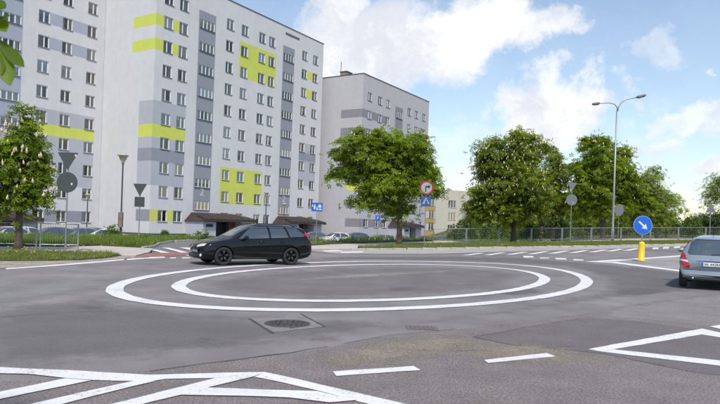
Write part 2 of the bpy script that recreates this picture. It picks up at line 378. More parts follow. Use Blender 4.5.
# hatched splitter in the left foreground
mark('splitter_border', [px_poly((-60, 365.5), (0, 368.5), (60, 371), (150, 376), (265, 373), (254, 378), (165, 380.3), (150, 382.4), (120, 382), (92, 381.4), (66, 379.4), (30, 375.3), (0, 374.4), (-60, 371.5))])
mark('splitter_edge', [px_poly((265.2, 373.05), (400, 404), (440, 414), (400, 414), (318, 392), (280, 383.4), (254.2, 378.05))])
mark('splitter_edge', [px_poly((205.5, 389.3), (318, 393), (358, 402), (330, 404), (290, 399), (240, 397.6), (181, 396.6))], .015)
mark('hatch_stripe', [px_poly((-40, 401), (0, 393.5), (66, 379.6), (92, 381.6), (0, 400.5), (-40, 409))], .013)
mark('hatch_stripe', [px_poly((20, 408), (38, 404), (137, 381.4), (154, 382.6), (68, 404), (52, 408))], .013)
mark('hatch_stripe', [px_poly((100, 408), (119, 404), (215, 379.7), (254, 377.9), (206, 389.2), (181, 396.5), (150, 404), (134, 408))], .013)
mark('lane_dash', [px_poly((332.5, 372.5), (414, 367), (420, 371.3), (336, 377.2))])
mark('lane_dash', [px_poly((484, 361), (547, 354), (555, 357.4), (488.6, 364))])
mark('lane_dash', [px_poly((640, 346.8 - 8), (648, 337), (652, 338), (644, 340))], .008) if False else None
# arrow-shaped splitter on the right
mark('splitter_edge', [px_poly((588, 350), (702, 329.4), (740, 337.6), (740, 341.5), (702, 335.3), (613.5, 350.3), (601, 352.6))])
mark('splitter_edge', [px_poly((613.6, 350.4), (740, 363.6), (740, 369), (601.2, 352.65))])
mark('lane_dash', [px_poly((710, 327.2), (745, 321.5), (745, 333), (720, 329.6))])
# painted island lines round the bollard
mark('island_line', [px_poly((584, 262), (682, 255.6), (740, 251.6), (740, 253), (682, 256.8), (600, 262.8))])
mark('island_line', [px_poly((600, 262.9), (616, 262.2), (690, 271.8), (740, 278.5), (740, 280.5), (681, 272.2), (612, 263.4))])
for q in [((523, 256.2), (533, 256.4), (534, 257.9), (524, 258)), ((540, 257.8), (549, 258), (549, 258.9), (540, 258.9)), ((555, 258.2), (566, 258.6), (567, 260), (556, 259.9)), ((573, 259.4), (583, 259.9), (584, 261), (574, 260.9))]:
    mark('give_way_dash', [px_poly(*q)])
for (a, b, c_, d_) in [(462, 255.6, 478, 253.4), (483, 255.5, 500, 252.9), (505, 255, 522, 252.4), (527, 254.5, 543, 251.7), (547, 254, 564, 251.0), (568, 253.3, 583, 250.6), (587.5, 252.6, 602, 250.0), (605, 251.7, 618, 249.3), (622, 251, 634, 248.7)]:
    mark('hatch_stripe', [px_poly((a, b), (a + 8, b), (c_ + 7, d_), (c_, d_))])
for (a, b) in [(652, 249.6), (662.5, 249), (673.5, 248.4), (685, 247.8), (697, 247.2)]:
    mark('edge_block', [px_poly((a, b), (a + 6, b - .1), (a + 7, b - 1.8), (a + 1, b - 1.7))])
# left side: edge line, zebra and cycle crossing at the side road
mark('edge_line', [px_poly((6, 270), (55, 266.6), (100, 263), (124, 260.6), (124, 259.3), (100, 261.4), (55, 264.9), (6, 268))])
for q in [((127, 259.2), (146, 258), (165, 257.2), (165, 258.4), (146, 259.2), (127, 260.6)), ((170, 258), (176, 257.9), (176, 258.8), (170, 259)), ((182, 258), (190, 257.8), (190, 258.8), (182, 259)),
          ((131, 257), (141, 256.6), (143, 257.8), (131, 258.2)), ((146, 255.9), (160, 255.5), (167, 256.4), (158, 258), (150, 258)), ((169, 255.2), (180, 255), (181, 256), (170, 256.2)), ((137, 252), (148, 252.2), (147, 253.6), (140, 253.8)), ((186, 255), (194, 255), (194, 256), (186, 256))]:
    mark('cycle_crossing_block', [px_poly(*q)])
for q in [((149.8, 250), (156.2, 250), (170.5, 253.3), (161, 253.3)), ((161.7, 248.2), (169.5, 248.2), (188.6, 253.1), (181, 253.1)), ((179, 248), (188, 248), (203, 251.6), (196, 251.8)), ((200, 248.5), (208, 248.5), (224, 252.4), (216, 252.4))]:
    mark('zebra_bar', [px_poly(*q)], .017)
tag(obj('cycle_crossing', drape(px_poly((131, 258), (148, 253.6), (170, 252.4), (250, 252), (300, 250.5), (330, 250.2), (330, 251.8), (300, 252.8), (250, 254.6), (190, 255.4), (160, 257.2)), .012, 1.5), M_red), kind='structure')
for q in [((322, 250.9), (338, 250.3), (344, 251.6), (326, 252.2)), ((340, 252.3), (362, 251.6), (364, 252.8), (342, 253.4))]:
    mark('cycle_crossing_block', [px_poly(*q)], .017)
# cracks and joints in the asphalt
M_tar = mat('tar_joint', (.07, .066, .068), .7, var=.2)
def crack(pts, w, parent):
    P = jag([G(*p) for p in pts] + [], .015, .25); n = len(P)
    P = P[:max(2, n - int(math.dist(G(*pts[-1]), G(*pts[0])) / .25))] if len(pts) > 2 else P[:n // 2]
    bm = bmesh.new(); prev = None
    for i, p in enumerate(P):
        q = P[min(i + 1, len(P) - 1)]; o = P[max(i - 1, 0)]; dx, dy = q[0] - o[0], q[1] - o[1]; l = math.hypot(dx, dy) or 1; ww = w * random.uniform(.4, 1.2)
        a = bm.verts.new((p[0] - dy / l * ww, p[1] + dx / l * ww, h(*p) + .009)); b = bm.verts.new((p[0] + dy / l * ww, p[1] - dx / l * ww, h(*p) + .009))
        if prev: bm.faces.new((prev[0], a, b, prev[1]))
        prev = (a, b)
    for f in bm.faces:
        f.normal_update()
        if f.normal.z < 0: f.normal_flip()
    return obj('asphalt_joint', bm, M_tar, parent)
JT = tag(empty('asphalt_joints'), kind='structure')
crack([(150, 372), (200, 365), (290, 353.5), (345, 344)], .013, JT); crack([(345, 344), (390, 335.5), (440, 331), (470, 328)], .008, JT)
crack([(520, 352), (560, 347.5), (588, 345.5)], .006, JT)

for q in ([(474, 338), (510, 345), (560, 350), (600, 354), (690, 372)], [(474, 338), (530, 327), (586, 318.2)], [(0, 318), (60, 313), (140, 311)], [(395, 350), (440, 352), (480, 351), (530, 357)]): crack(q, .006, JT)
oil = softmat('oil_stain', (.155, .146, .148), var=.1)
for (px_, py_, w_, d_) in [(330, 338, 26, 5), (520, 292, 30, 4), (210, 340, 22, 4), (640, 292, 30, 4), (90, 308, 24, 3.5), (400, 289, 20, 2.5)]:
    soft('oil_stain', GP([(px_ + w_ * math.cos(k * .5236), py_ + d_ * math.sin(k * .5236)) for k in range(12)]), .0092, oil, .55, .12)
# --- manhole
mc = G(287.3, 324.2)
MH = tag(empty('manhole_cover', (mc[0], mc[1], 0)), 'round cast iron manhole cover in a cracked square concrete patch', 'manhole cover')
def local(bm, o):
    for v in bm.verts: v.co.x -= o[0]; v.co.y -= o[1]
    return bm
obj('surround', local(drape(jag(GP([(249, 319.5), (273, 333.2), (325, 327.4), (300, 314.8)]), .02, .25), .007), mc), mat('manhole_surround', (.197, .183, .182), .9, var=.2, vscale=4, grain=.3, gscale=40), MH)
M_iron = mat('cast_iron', (.085, .078, .078), .6, metal=.5, var=.3, vscale=20, bump=.3, bscale=60)
obj('frame_ring', lathe([(.30, .009), (.305, .016), (.345, .016), (.35, .009)], 40), M_iron, MH)
bm = lathe([(0, .012), (.292, .012), (.298, .004)], 36)
for rr in (.07, .13, .19, .25):
    n = int(rr * 60)
    for k in range(n):
        a = 2 * math.pi * k / n; bx(bm, (rr * math.cos(a), rr * math.sin(a), .014), (.03, .024, .012), a)
obj('lid', bm, M_iron, MH)
gb = lathe([(.352, .0085), (.372, .0085)], 36); obj('joint', gb, M_tar, MH)
bm = drape(jag(GP([(248, 319), (250, 319), (274, 333.4), (272, 333.8)]), .012, .15), .0095); obj('crack', local(bm, mc), M_tar, MH)
bm = drape(jag(GP([(300, 314.6), (301.4, 314.5), (326, 327), (324, 327.6)]), .01, .15), .0095); obj('crack', local(bm, mc), M_tar, MH)
bm = drape(GP([(271, 332.2), (275, 333.6), (272.5, 334), (268.5, 331)]), .0097); obj('crack', local(bm, mc), M_tar, MH)
bm = drape(GP([(289, 328.6), (297, 327.6), (299, 327.9), (290, 329.2)]), .0097); obj('crack', local(bm, mc), M_tar, MH)
# small drain grille further right
dc = G(422, 328.6)
DG = tag(empty('drain_grille', (dc[0], dc[1], 0)), 'small rusty drain grille sunk in the asphalt right of the manhole', 'drain')
obj('frame', box((0, 0, .006), (.5, .36, .012)), mat('rusty_iron', (.15, .125, .12), .8, var=.3, vscale=15), DG)
for k in range(6): obj('bar', box((-.175 + k * .07, 0, .013), (.03, .3, .01)), mat('worn_iron', (.125, .11, .108), .7), DG)

# --- verges, paths, kerbs
dirtL = GP([(-60, 272.6), (8, 268.6), (55, 265.2), (100, 261.6), (124, 259.6), (135, 256.5), (121, 256.0), (105, 258.4), (80, 260.5), (40, 261.4), (0, 261.6), (-60, 265.5)])
tag(obj('dirt_shoulder', drape(jag(dirtL, .03), .014, 1.5), M_dirt), kind='structure')
dirtR = GP([(335, 253.9), (400, 254.3), (450, 253.8), (500, 252.2), (600, 249.7), (690, 246.3), (745, 245), (745, 243.8), (690, 245.2), (600, 247.3), (500, 248.8), (400, 250.0), (358, 250.2), (330, 250.5), (310, 251)])
tag(obj('dirt_shoulder', drape(dirtR, .014, 1.5), M_conc), kind='structure')
VL = GP([(-60, 265.8), (0, 261.8), (40, 261.6), (80, 260.8), (105, 258.8), (121, 256.3), (110, 254.8), (80, 253.5), (0, 252.5), (-60, 252)])
VL = [(-13.0, 13), (-14.2, 13)] [:0] + VL
VR = GP([(358, 247.9), (362, 250.1), (400, 249.9), (500, 248.6), (600, 247.1), (690, 245.0), (750, 243.6), (750, 240.7), (690, 241.5), (600, 242.6), (500, 243.7), (430, 244.8), (396, 246.2)])
PL = GP([(-60, 251.8), (0, 252.3), (80, 253.3), (110, 254.6), (121, 256.1), (136, 256.3), (149, 253), (153, 249.2), (146, 248.9), (100, 246.6), (60, 247.6), (0, 247.4), (-60, 246.6)])
PR = GP([(305, 247.0), (308, 250), (335, 250.2), (357, 249.8), (358, 247.6), (396, 246.0), (430, 244.6), (500, 243.5), (600, 242.4), (690, 241.3), (750, 240.5), (750, 238.9), (690, 239.5), (600, 240.2), (510, 240.9), (430, 242.0), (396, 242.9), (355, 244.2), (330, 245.2)])
tag(obj('grass_verge', drape(VL, .06, 1.5, .2), M_soil), kind='structure'); tag(obj('grass_verge', drape(VR, .10, 1.5, .2), M_soil), kind='structure')
tag(obj('footpath', drape(PL, .035, 1.5, .2), M_path), kind='structure'); tag(obj('footpath', drape(PR, .05, 1.5, .2), M_path), kind='structure')
BLf = GP([(-60, 246.4), (0, 247.2), (60, 247.4), (100, 246.4), (146, 248.7), (153, 247.6), (160, 244.3), (173, 242.3), (200, 241.2)])
BL = BLf + [(-12.6, 47.5), (-16.5, 46), (-23, 41), (-30, 36), (-40, 31)]
BRf = GP([(306, 246.6), (330, 244.9), (355, 243.9), (396, 242.7), (430, 241.8), (510, 240.7)])
BR = BRf + [(16, 56), (9, 57), (0, 54.5), (-3.4, 46)]
tag(obj('grass_bank', drape(BL, .12, 1.5, .25), M_soil), kind='structure'); tag(obj('grass_bank', drape(BR, .12, 1.5, .25), M_soil), kind='structure')
lot = [(-45, 33), (-30, 36.3), (-23, 41.3), (-16.5, 46.3), (-12.6, 47.6), G(200, 241.2), G(173, 242.2), G(160, 244.2), G(153, 247.8), G(150, 259), G(200, 257.2), G(250, 256.2), G(300, 254.8), G(308, 250.4), G(305, 246.9), (-3.3, 46), (0.1, 54.8), (9, 57.2), (16, 56.3), (19, 75), (15, 110), (-8, 93), (-24, 66.5), (-31, 71.5), (-50, 42)]
tag(obj('car_park', drape(lot, -.012, 1.2), M_lot), kind='structure')
far_green = None
# kerb stones along the verges
KB = tag(empty('kerb'), kind='structure'); ks = box((0, 0, 0), (.97, .13, .24)); bmesh.ops.bevel(ks, geom=ks.edges[:], offset=.015, segments=1, affect='EDGES')
ks_me = bpy.data.meshes.new('kerb_stone'); ks.to_mesh(ks_me); ks.free(); ks_me.materials.append(mat('kerb_concrete', (.40, .385, .36), .9, var=.18, vscale=3., grain=.2))
def kerb(line):
    carry = 0.
    for p, q in zip(line[:-1], line[1:]):
        l = math.dist(p, q); a = math.atan2(q[1] - p[1], q[0] - p[0]); t = carry
        while t < l:
            x, y = p[0] + (q[0] - p[0]) * t / l, p[1] + (q[1] - p[1]) * t / l
            o = link(bpy.data.objects.new('kerb_stone', ks_me), KB); o.location = (x, y, h(x, y) + .005 + random.uniform(-.012, .012)); o.rotation_euler = (0, random.uniform(-.01, .01), a + random.uniform(-.015, .015)); t += 1.0
        carry = t - l
kerb(GP([(358, 250.3), (400, 250.1), (500, 248.8), (600, 247.3), (690, 245.2), (735, 244.2)]))
kerb(GP([(145, 248.9), (153, 247.7), (160, 244.4), (173, 242.4), (198, 241.3)]))

# grass blades (nobody could count them)
M_grass = leafmat('grass_blades', (.075, .13, .02), (.24, .33, .06), .3)
M_grass2 = leafmat('verge_grass', (.11, .15, .026), (.30, .33, .08), .3)
def sample(poly, n):
    tris = [[Vector((*poly[i], 0)) for i in t] for t in tessellate_polygon([[Vector((p[0], p[1], 0)) for p in poly]])]
    ar = np.array([((t[1] - t[0]).cross(t[2] - t[0])).length / 2 for t in tris]); idx = RNG.choice(len(tris), n, p=ar / ar.sum()); o = []
    for i in idx:
        u, v = RNG.random(2)
        if u + v > 1: u, v = 1 - u, 1 - v
        t = tris[i]; p = t[0] + (t[1] - t[0]) * u + (t[2] - t[0]) * v; o.append((p.x, p.y))
    return o
def area(p): return abs(sum(a[0] * b[1] - b[0] * a[1] for a, b in zip(p, p[1:] + p[:1]))) / 2
def grass(poly, dens, hgt, wid, off, m, label):
    pts = sample(poly, int(area(poly) * dens)); V = []; rn = []
    for (x, y) in pts:
        z = h(x, y) + off; patch = .5 + .5 * math.sin(x * 1.9 + 1.3 * math.sin(y * 1.4)) * math.sin(y * 1.7 + x * .6)
        base = min(1, max(0, random.gauss(.30 + .4 * patch, .2)))
        for k in range(3):
            a = random.uniform(0, 6.283); hh = hgt * random.uniform(.45, 1.1) * (.65 + .5 * patch); w = wid * random.uniform(.6, 1.2); lx, ly = random.gauss(0, .4) * hh, random.gauss(0, .4) * hh
            ox, oy = x + random.gauss(0, .06), y + random.gauss(0, .06)
            V += [(ox - math.cos(a) * w, oy - math.sin(a) * w, z - .02), (ox + math.cos(a) * w, oy + math.sin(a) * w, z - .02), (ox + lx, oy + ly, z + hh)]; rn += [base * .7, base * .7, base]
    V = np.array(V); F = np.arange(len(V)).reshape(-1, 3)
    return tag(obj('grass', nmesh('grass', V, F, rn), m), label, 'grass', kind='stuff')
grass(VL, 120, .15, .014, .06, M_grass2, 'short mown grass on the left verge under the small chestnut')
grass(VR, 75, .12, .02, .10, M_grass2, 'short mown grass on the long right verge')
grass(BL, 60, .34, .02, .12, M_grass, 'tall spring grass on the bank in front of the parked cars on the left')
grass(BR, 50, .55, .026, .12, M_grass, 'tall spring grass on the bank behind the central chestnut')

pts = sample(BL, 120) + sample(VL, 40); V = []; F = []
for (x, y) in pts:
    z = h(x, y) + random.uniform(.22, .42); r_ = .035; n0 = len(V); V += [(x + r_ * math.cos(k * 1.2566), y + r_ * math.sin(k * 1.2566), z + .012 * (k % 2)) for k in range(5)]; F.append(tuple(range(n0, n0 + 5)))
tag(obj('dandelions', nmesh('dandelions', np.array(V), np.array(F)), mat('dandelion_yellow', (.75, .5, .03), .8)), 'scattered yellow dandelions in the grass on the left', 'flowers', kind='stuff')
# ------------------------------------------------------------------ buildings
def wallmat(name, col):
    """painted render: faint vertical streaks below sills, panel-scale unevenness"""
    m = mat(name, col, .85, var=.03, vscale=1.2, var2=.035, v2scale=.15, grain=.03, gscale=25, bump=.08, bscale=60); t = m.node_tree; b = t.nodes['Principled BSDF']
    if 'streak' not in m:
        m['streak'] = 1; src = b.inputs['Base Color'].links[0].from_socket; g = _node(t, 'ShaderNodeNewGeometry'); mp = _node(t, 'ShaderNodeMapping'); mp.inputs['Scale'].default_value = (1.6, 1.6, .07); L(t, g.outputs['Position'], mp.inputs['Vector'])
        n = _node(t, 'ShaderNodeTexNoise', i_Scale=1., i_Detail=5., i_Roughness=.65); L(t, mp.outputs[0], n.inputs['Vector']); mr = _node(t, 'ShaderNodeMapRange', i_1=.35, i_2=.72, i_3=1.01, i_4=.965); L(t, n.outputs[0], mr.inputs[0])
        mm = _node(t, 'ShaderNodeVectorMath', operation='MULTIPLY'); L(t, src, mm.inputs[0]); L(t, mr.outputs[0], mm.inputs[1]); L(t, mm.outputs[0], b.inputs['Base Color'])
    return m
WHITE = wallmat('white_render', (.60, .605, .628)); LG = wallmat('light_grey_render', (.42, .44, .49)); DG_ = wallmat('dark_grey_render', (.275, .285, .34)); LIME = wallmat('lime_render', (.57, .63, .115))
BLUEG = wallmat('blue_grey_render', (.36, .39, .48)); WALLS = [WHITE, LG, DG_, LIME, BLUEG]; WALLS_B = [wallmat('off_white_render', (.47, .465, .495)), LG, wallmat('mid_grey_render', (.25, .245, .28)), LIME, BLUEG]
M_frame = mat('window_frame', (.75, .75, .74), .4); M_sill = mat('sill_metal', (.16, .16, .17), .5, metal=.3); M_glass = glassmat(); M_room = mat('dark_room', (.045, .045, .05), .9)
M_curt = [mat('curtain_white', (.62, .61, .58), .9), mat('curtain_cream', (.55, .47, .36), .9), mat('blind_grey', (.34, .35, .38), .8), mat('curtain_rose', (.5, .36, .34), .9), mat('blind_blue', (.32, .40, .50), .8)]
M_flash = mat('roof_flashing', (.07, .072, .08), .5, metal=.4); M_plinth = wallmat('plinth_render', (.115, .12, .135)); M_brown = mat('brown_roof_sheet', (.044, .029, .026), .6, var=.2, vscale=1.); M_door = mat('brown_door', (.15, .06, .045), .5)
DIR = (.5237, .8519); NRM = (.8519, -.5237)
def wall(name, parent, P, d, s0, s1, z0, z1, opens=(), paints=(), depth=.16):
    """wall sheet along d (outside on its right), with real openings, reveals and painted fields"""
    n = (d[1], -d[0]); bm = bmesh.new(); cache = {}
    xs = sorted({round(v, 4) for v in [s0, s1] + [q for o in list(opens) + list(paints) for q in o[:2]] if s0 <= v <= s1}); zs = sorted({round(v, 4) for v in [z0, z1] + [q for o in list(opens) + list(paints) for q in o[2:4]] if z0 <= v <= z1})
    def vt(s, z, b=0.):
        k = (round(s, 4), round(z, 4), b)
        if k not in cache: cache[k] = bm.verts.new((P[0] + d[0] * s - n[0] * b, P[1] + d[1] * s - n[1] * b, z))
        return cache[k]
    for a, b in zip(xs[:-1], xs[1:]):
        for c, e in zip(zs[:-1], zs[1:]):
            ms, mz = (a + b) / 2, (c + e) / 2
            if any(o[0] < ms < o[1] and o[2] < mz < o[3] for o in opens): continue
            f = bm.faces.new((vt(a, c), vt(b, c), vt(b, e), vt(a, e)))
            for p in paints:
                if p[0] < ms < p[1] and p[2] < mz < p[3]: f.material_index = p[4]
    for o in opens:
        a, b, c, e = o[:4]
        for q in (((a, c), (b, c)), ((b, c), (b, e)), ((b, e), (a, e)), ((a, e), (a, c))):
            bm.faces.new((vt(*q[0]), vt(*q[0], depth), vt(*q[1], depth), vt(*q[1])))
    return obj(name, bm, WALLS, parent)
WCACHE = {}
def window_meshes(w, hh, split):
    k = (round(w, 3), round(hh, 3), tuple(split))
    if k in WCACHE: return WCACHE[k]
    pane = bmesh.new(); q = [pane.verts.new(v) for v in ((0, 0, 0), (w, 0, 0), (w, 0, hh), (0, 0, hh))]; pane.faces.new(q)
    fr = bmesh.new(); t = .075
    bx(fr, (w / 2, 0, t / 2), (w, .07, t)); bx(fr, (w / 2, 0, hh - t / 2), (w, .07, t)); bx(fr, (t / 2, 0, hh / 2), (t, .068, hh - 2 * t)); bx(fr, (w - t / 2, 0, hh / 2), (t, .068, hh - 2 * t))
    for s in split: bx(fr, (w * s, 0, hh / 2), (.14, .066, hh - 2 * t))
    si = box((w / 2, -.105, -.002), (w + .10, .21, .035))
    out = []
    for nm, bm, m in (('window', pane, M_glass), ('frame', fr, M_frame), ('sill', si, M_sill)):
        me = bpy.data.meshes.new(nm); bm.to_mesh(me); bm.free(); me.materials.append(m); out.append(me)
    WCACHE[k] = out; return out
CCACHE = {}
def curtain_mesh(w, hh, kind, mi):
    k = (round(w, 2), round(hh, 2), kind, mi)
    if k in CCACHE: return CCACHE[k]
    bm = bmesh.new(); spans = {0: [(0.04, .96, 0, 1)], 1: [(.04, .3, 0, 1), (.7, .96, 0, 1)], 2: [(.04, .96, .45, 1)], 3: [(.04, .5, 0, 1)], 4: [(.55, .96, 0, 1)], 5: [(.04, .96, .7, 1)]}[kind]
    for a, b, c, e in spans:
        n = 12; pr = None
        for i in range(n + 1):
            x = w * (a + (b - a) * i / n); y = .03 * (i % 2)
            cur = (bm.verts.new((x, y, hh * c + .02)), bm.verts.new((x, y, hh * e - .02)))
            if pr: bm.faces.new((pr[0], cur[0], cur[1], pr[1]))
            pr = cur
    me = bpy.data.meshes.new('curtain'); bm.to_mesh(me); bm.free(); me.materials.append(M_curt[mi]); CCACHE[k] = me; return me
def place_window(parent, P, d, o, split=(.5,), recess=.13):
    a, b, c, e = o[:4]; n = (d[1], -d[0]); rz = math.atan2(d[1], d[0]); ms = window_meshes(b - a, e - c, split)
    w = link(bpy.data.objects.new('window', ms[0]), parent); w.location = (P[0] + d[0] * a - n[0] * recess, P[1] + d[1] * a - n[1] * recess, c); w.rotation_euler = (0, 0, rz)
    link(bpy.data.objects.new('frame', ms[1]), w); link(bpy.data.objects.new('sill', ms[2]), w)
    if random.random() < .8:
        cu = link(bpy.data.objects.new('curtain', curtain_mesh(b - a, e - c, random.choice([0, 1, 1, 2, 3, 4, 5, 1]), random.choice([0, 0, 0, 1, 2, 2, 3, 4]))), w); cu.location = (0, .12, 0)
def block(name, P, s0, s1, z0, z1, depth, opens, stairs, paints, gpaints, gable_len, label, plinth_top, skip_end=False):
    """slab of flats: facade along DIR from P, gable going back from P"""
    B = tag(empty(name, (0, 0, 0)), label, 'apartment block')
    alls = [o for o in opens] + [o for o in stairs]
    wall('wall', B, P, DIR, s0, s1, plinth_top, z1, alls, paints)
    e = (-NRM[0], -NRM[1])    # inwards
    def pt(s, b): return (P[0] + DIR[0] * s + e[0] * b, P[1] + DIR[1] * s + e[1] * b)
    # near gable: seen from its outside it runs towards the facade corner
    q = pt(s0, depth); wall('gable_wall', B, q, NRM, 0, depth, plinth_top, z1, (), gpaints)
    q = pt(s1, 0); wall('gable_wall', B, q, e, 0, depth, plinth_top, z1)
    q = pt(s1, depth); wall('rear_wall', B, q, (-DIR[0], -DIR[1]), 0, s1 - s0, plinth_top, z1)
    bm = bmesh.new(); v = [bm.verts.new((*pt(s, b), z1 - .25)) for s, b in ((s0 + .02, .02), (s0 + .02, depth - .02), (s1 - .02, depth - .02), (s1 - .02, .02))]; bm.faces.new(v); obj('roof', bm, M_flash, B)
    bm = bmesh.new(); rz = math.atan2(DIR[1], DIR[0]); L_ = s1 - s0
    for (s, b, sx, sy) in ((s0 + L_ / 2, .08, L_ + .14, .3), (s0 + L_ / 2, depth - .08, L_ + .14, .3)): bx(bm, (*pt(s, b), z1 + .035), (sx, sy, .07), rz)
    for (s, b) in ((s0 + .08, depth / 2), (s1 - .08, depth / 2)): bx(bm, (*pt(s, b), z1 + .036), (.3, depth - .5, .066), rz)
    obj('roof_flashing', bm, M_flash, B)
    bm = bmesh.new(); bx(bm, (*pt(s0 + L_ / 2, depth / 2), (z0 + plinth_top) / 2), (L_ - .08, depth - .08, plinth_top - z0), rz); obj('plinth', bm, M_plinth, B)
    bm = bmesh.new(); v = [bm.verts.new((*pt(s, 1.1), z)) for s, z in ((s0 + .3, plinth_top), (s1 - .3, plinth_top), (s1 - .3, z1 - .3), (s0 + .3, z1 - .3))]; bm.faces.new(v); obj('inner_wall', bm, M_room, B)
    for o in opens: place_window(B, P, DIR, o, (random.choice((.42, .5, .58)),))
    for o in stairs: place_window(B, P, DIR, o, (.25, .5, .75), .10)
    return B, pt
# --- the ten-storey block with the entrance number
P1 = (-23.412, 67.763); T0, FH = 2.40, 2.742
colsA = [(1.15, 2.45), (3.35, 4.65), (10.98, 12.27), (13.70, 15.0), (17.15, 18.45), (19.20, 20.50), (26.75, 28.05), (29.5, 30.8)]
opA = [(a, b, T0 + FH * k - 1.33, T0 + FH * k) for k in range(10) for (a, b) in colsA if not (k == 0 and a in (10.98, 26.75) and False)]
stA = [(a, b, 25.69 - 2.745 * k - 1.12, 25.69 - 2.745 * k) for k in range(9) for (a, b) in ((6.5, 8.9), (22.4, 24.75))]
pA = []
for k in (7, 8):
    z1_, z0_ = T0 + FH * k - .05, T0 + FH * k - 1.33
    pA += [(0, 1.15, z0_, z1_, 3), (2.45, 3.35, z0_, z1_, 3), (28.05, 29.5, z0_, z1_, 3)]
pA += [(0, 4.73, 11.97, 14.62, 1), (0, 4.73, 10.53, 11.97, 3), (0, 4.73, 9.3, 10.53, 1), (0, 4.73, 7.85, 9.3, 2), (0, 4.73, 5.13, 7.85, 1), (0, 1.15, 1.10, 2.40, 3), (2.45, 3.35, 1.10, 2.40, 3),
       (6.3, 9.1, 2.5, 26.66, 2), (22.25, 24.9, 2.5, 26.66, 2), (13.4, 20.8, 20.2, 24.85, 3), (10.65, 18.72, 3.55, 8.2, 3),
       (26.7, 30.95, 10.75, 11.95, 2), (26.7, 30.95, 11.95, 13.4, 1), (26.7, 30.95, 7.0, 10.75, 1), (28.05, 29.5, 1.1, 2.4, 3)]
DEP = 11.5
def gp(a, b, z0_, z1_, m): return (DEP - b, DEP - a, z0_, z1_, m)
gA = [gp(0, 3.8, T0 + FH * 8 - 1.33, T0 + FH * 8 - .05, 3), gp(0, 3.85, T0 + FH * 7 - 1.33, T0 + FH * 7 - .05, 3), gp(0, 2.36, 11.97, 14.62, 1), gp(0, 2.36, 10.53, 11.97, 3), gp(0, 2.36, 9.3, 10.53, 1), gp(0, 2.36, 7.85, 9.3, 2), gp(0, 2.36, 5.13, 7.85, 1), gp(0, 2.3, 1.08, 2.40, 2)]
B1, ptA = block('apartment_block', P1, 0, 32.1, -1.6, 29.40, DEP, opA, stA, pA, gA, 9, 'white ten storey apartment block with lime green fields, number 2 over its doors', -.27)
bm = bmesh.new()
RZA = math.atan2(DIR[1], DIR[0])
for s, z in ((7.7, 5.0), (23.55, 4.95)):
    bm = text_bm('2', 1.35, .01); M = Matrix.Translation((*ptA(s, -.015), z - .25)) @ Matrix.Rotation(RZA, 4, 'Z') @ Matrix.Rotation(R(90), 4, 'X'); bmesh.ops.transform(bm, matrix=M, verts=bm.verts); obj('house_number', bm, WHITE, B1)
def canopy(B, pt, s0, s1, z, gz, out_=3.4, right=False):
    """entrance porch: sloping brown roof on side walls, door and a recess"""
    rz = RZA
    bm = bmesh.new(); pr = [(0, .75), (out_, .05), (out_, -.28), (0, -.28)]
    ve = []
    for s in (s0, s1): ve.append([bm.verts.new((*pt(s + (1.1 if (s == s0 and i == 0) else -1.1 if (s == s1 and i == 0) else 0), -b), z + q)) for i, (b, q) in enumerate(pr)])
    for i in range(4): bm.faces.new((ve[0][i], ve[0][(i + 1) % 4], ve[1][(i + 1) % 4], ve[1][i]))
    bm.faces.new(ve[0]); bm.faces.new(ve[1]); bmesh.ops.recalc_face_normals(bm, faces=bm.faces)
    rf = obj('porch_roof', bm, M_brown, B)
    for k in range(9):
        s = s0 + .4 + (s1 - s0 - .8) * k / 8; obj('roof_rib', tubebm([(*pt(s, -.6), z + .65), (*pt(s, -out_ + .03), z + .085)], .03, 4), M_brown, rf)
    hgt = z - .3 - gz
    for (a, b, dpt) in ((s0 + .2, s0 + 2.3, out_ - .5), (s1 - 2.2, s1 - .25, out_ - .7)):
        bm = box((*pt((a + b) / 2, -dpt / 2), gz + hgt / 2), (b - a, dpt, hgt - .02), rz); obj('porch_wall', bm, LG, B)
    m = (s0 + s1) / 2
    obj('porch_back', box((*pt(m, -.06), gz + hgt / 2), (s1 - s0 - 4.6, .1, hgt - .04), rz), M_plinth, B)
    for (a, b) in ((s0 + 2.35, s0 + 3.5), (s1 - 3.4, s1 - 2.4)):
        dr = obj('door', box((*pt((a + b) / 2, -1.6), gz + 1.05), (b - a, .08, 2.1), rz), M_door, B); obj('handle', box((*pt(b - .15, -1.68), gz + 1.05), (.04, .05, .25), rz), M_frame, dr)
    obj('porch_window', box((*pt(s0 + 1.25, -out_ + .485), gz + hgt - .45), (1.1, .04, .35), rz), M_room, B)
    obj('step', box((*pt(m, -out_ * .6), gz + .04), (s1 - s0 - 1, out_ * 1.2, .08), rz), M_conc, B)
canopy(B1, ptA, 5.05, 14.2, 1.55, -.65); canopy(B1, ptA, 21.2, 29.6, 1.55, -.65)
obj('roof_vent', box((*ptA(24.3, -.02), 28.45), (3.2, .05, .28), RZA), M_plinth, B1)
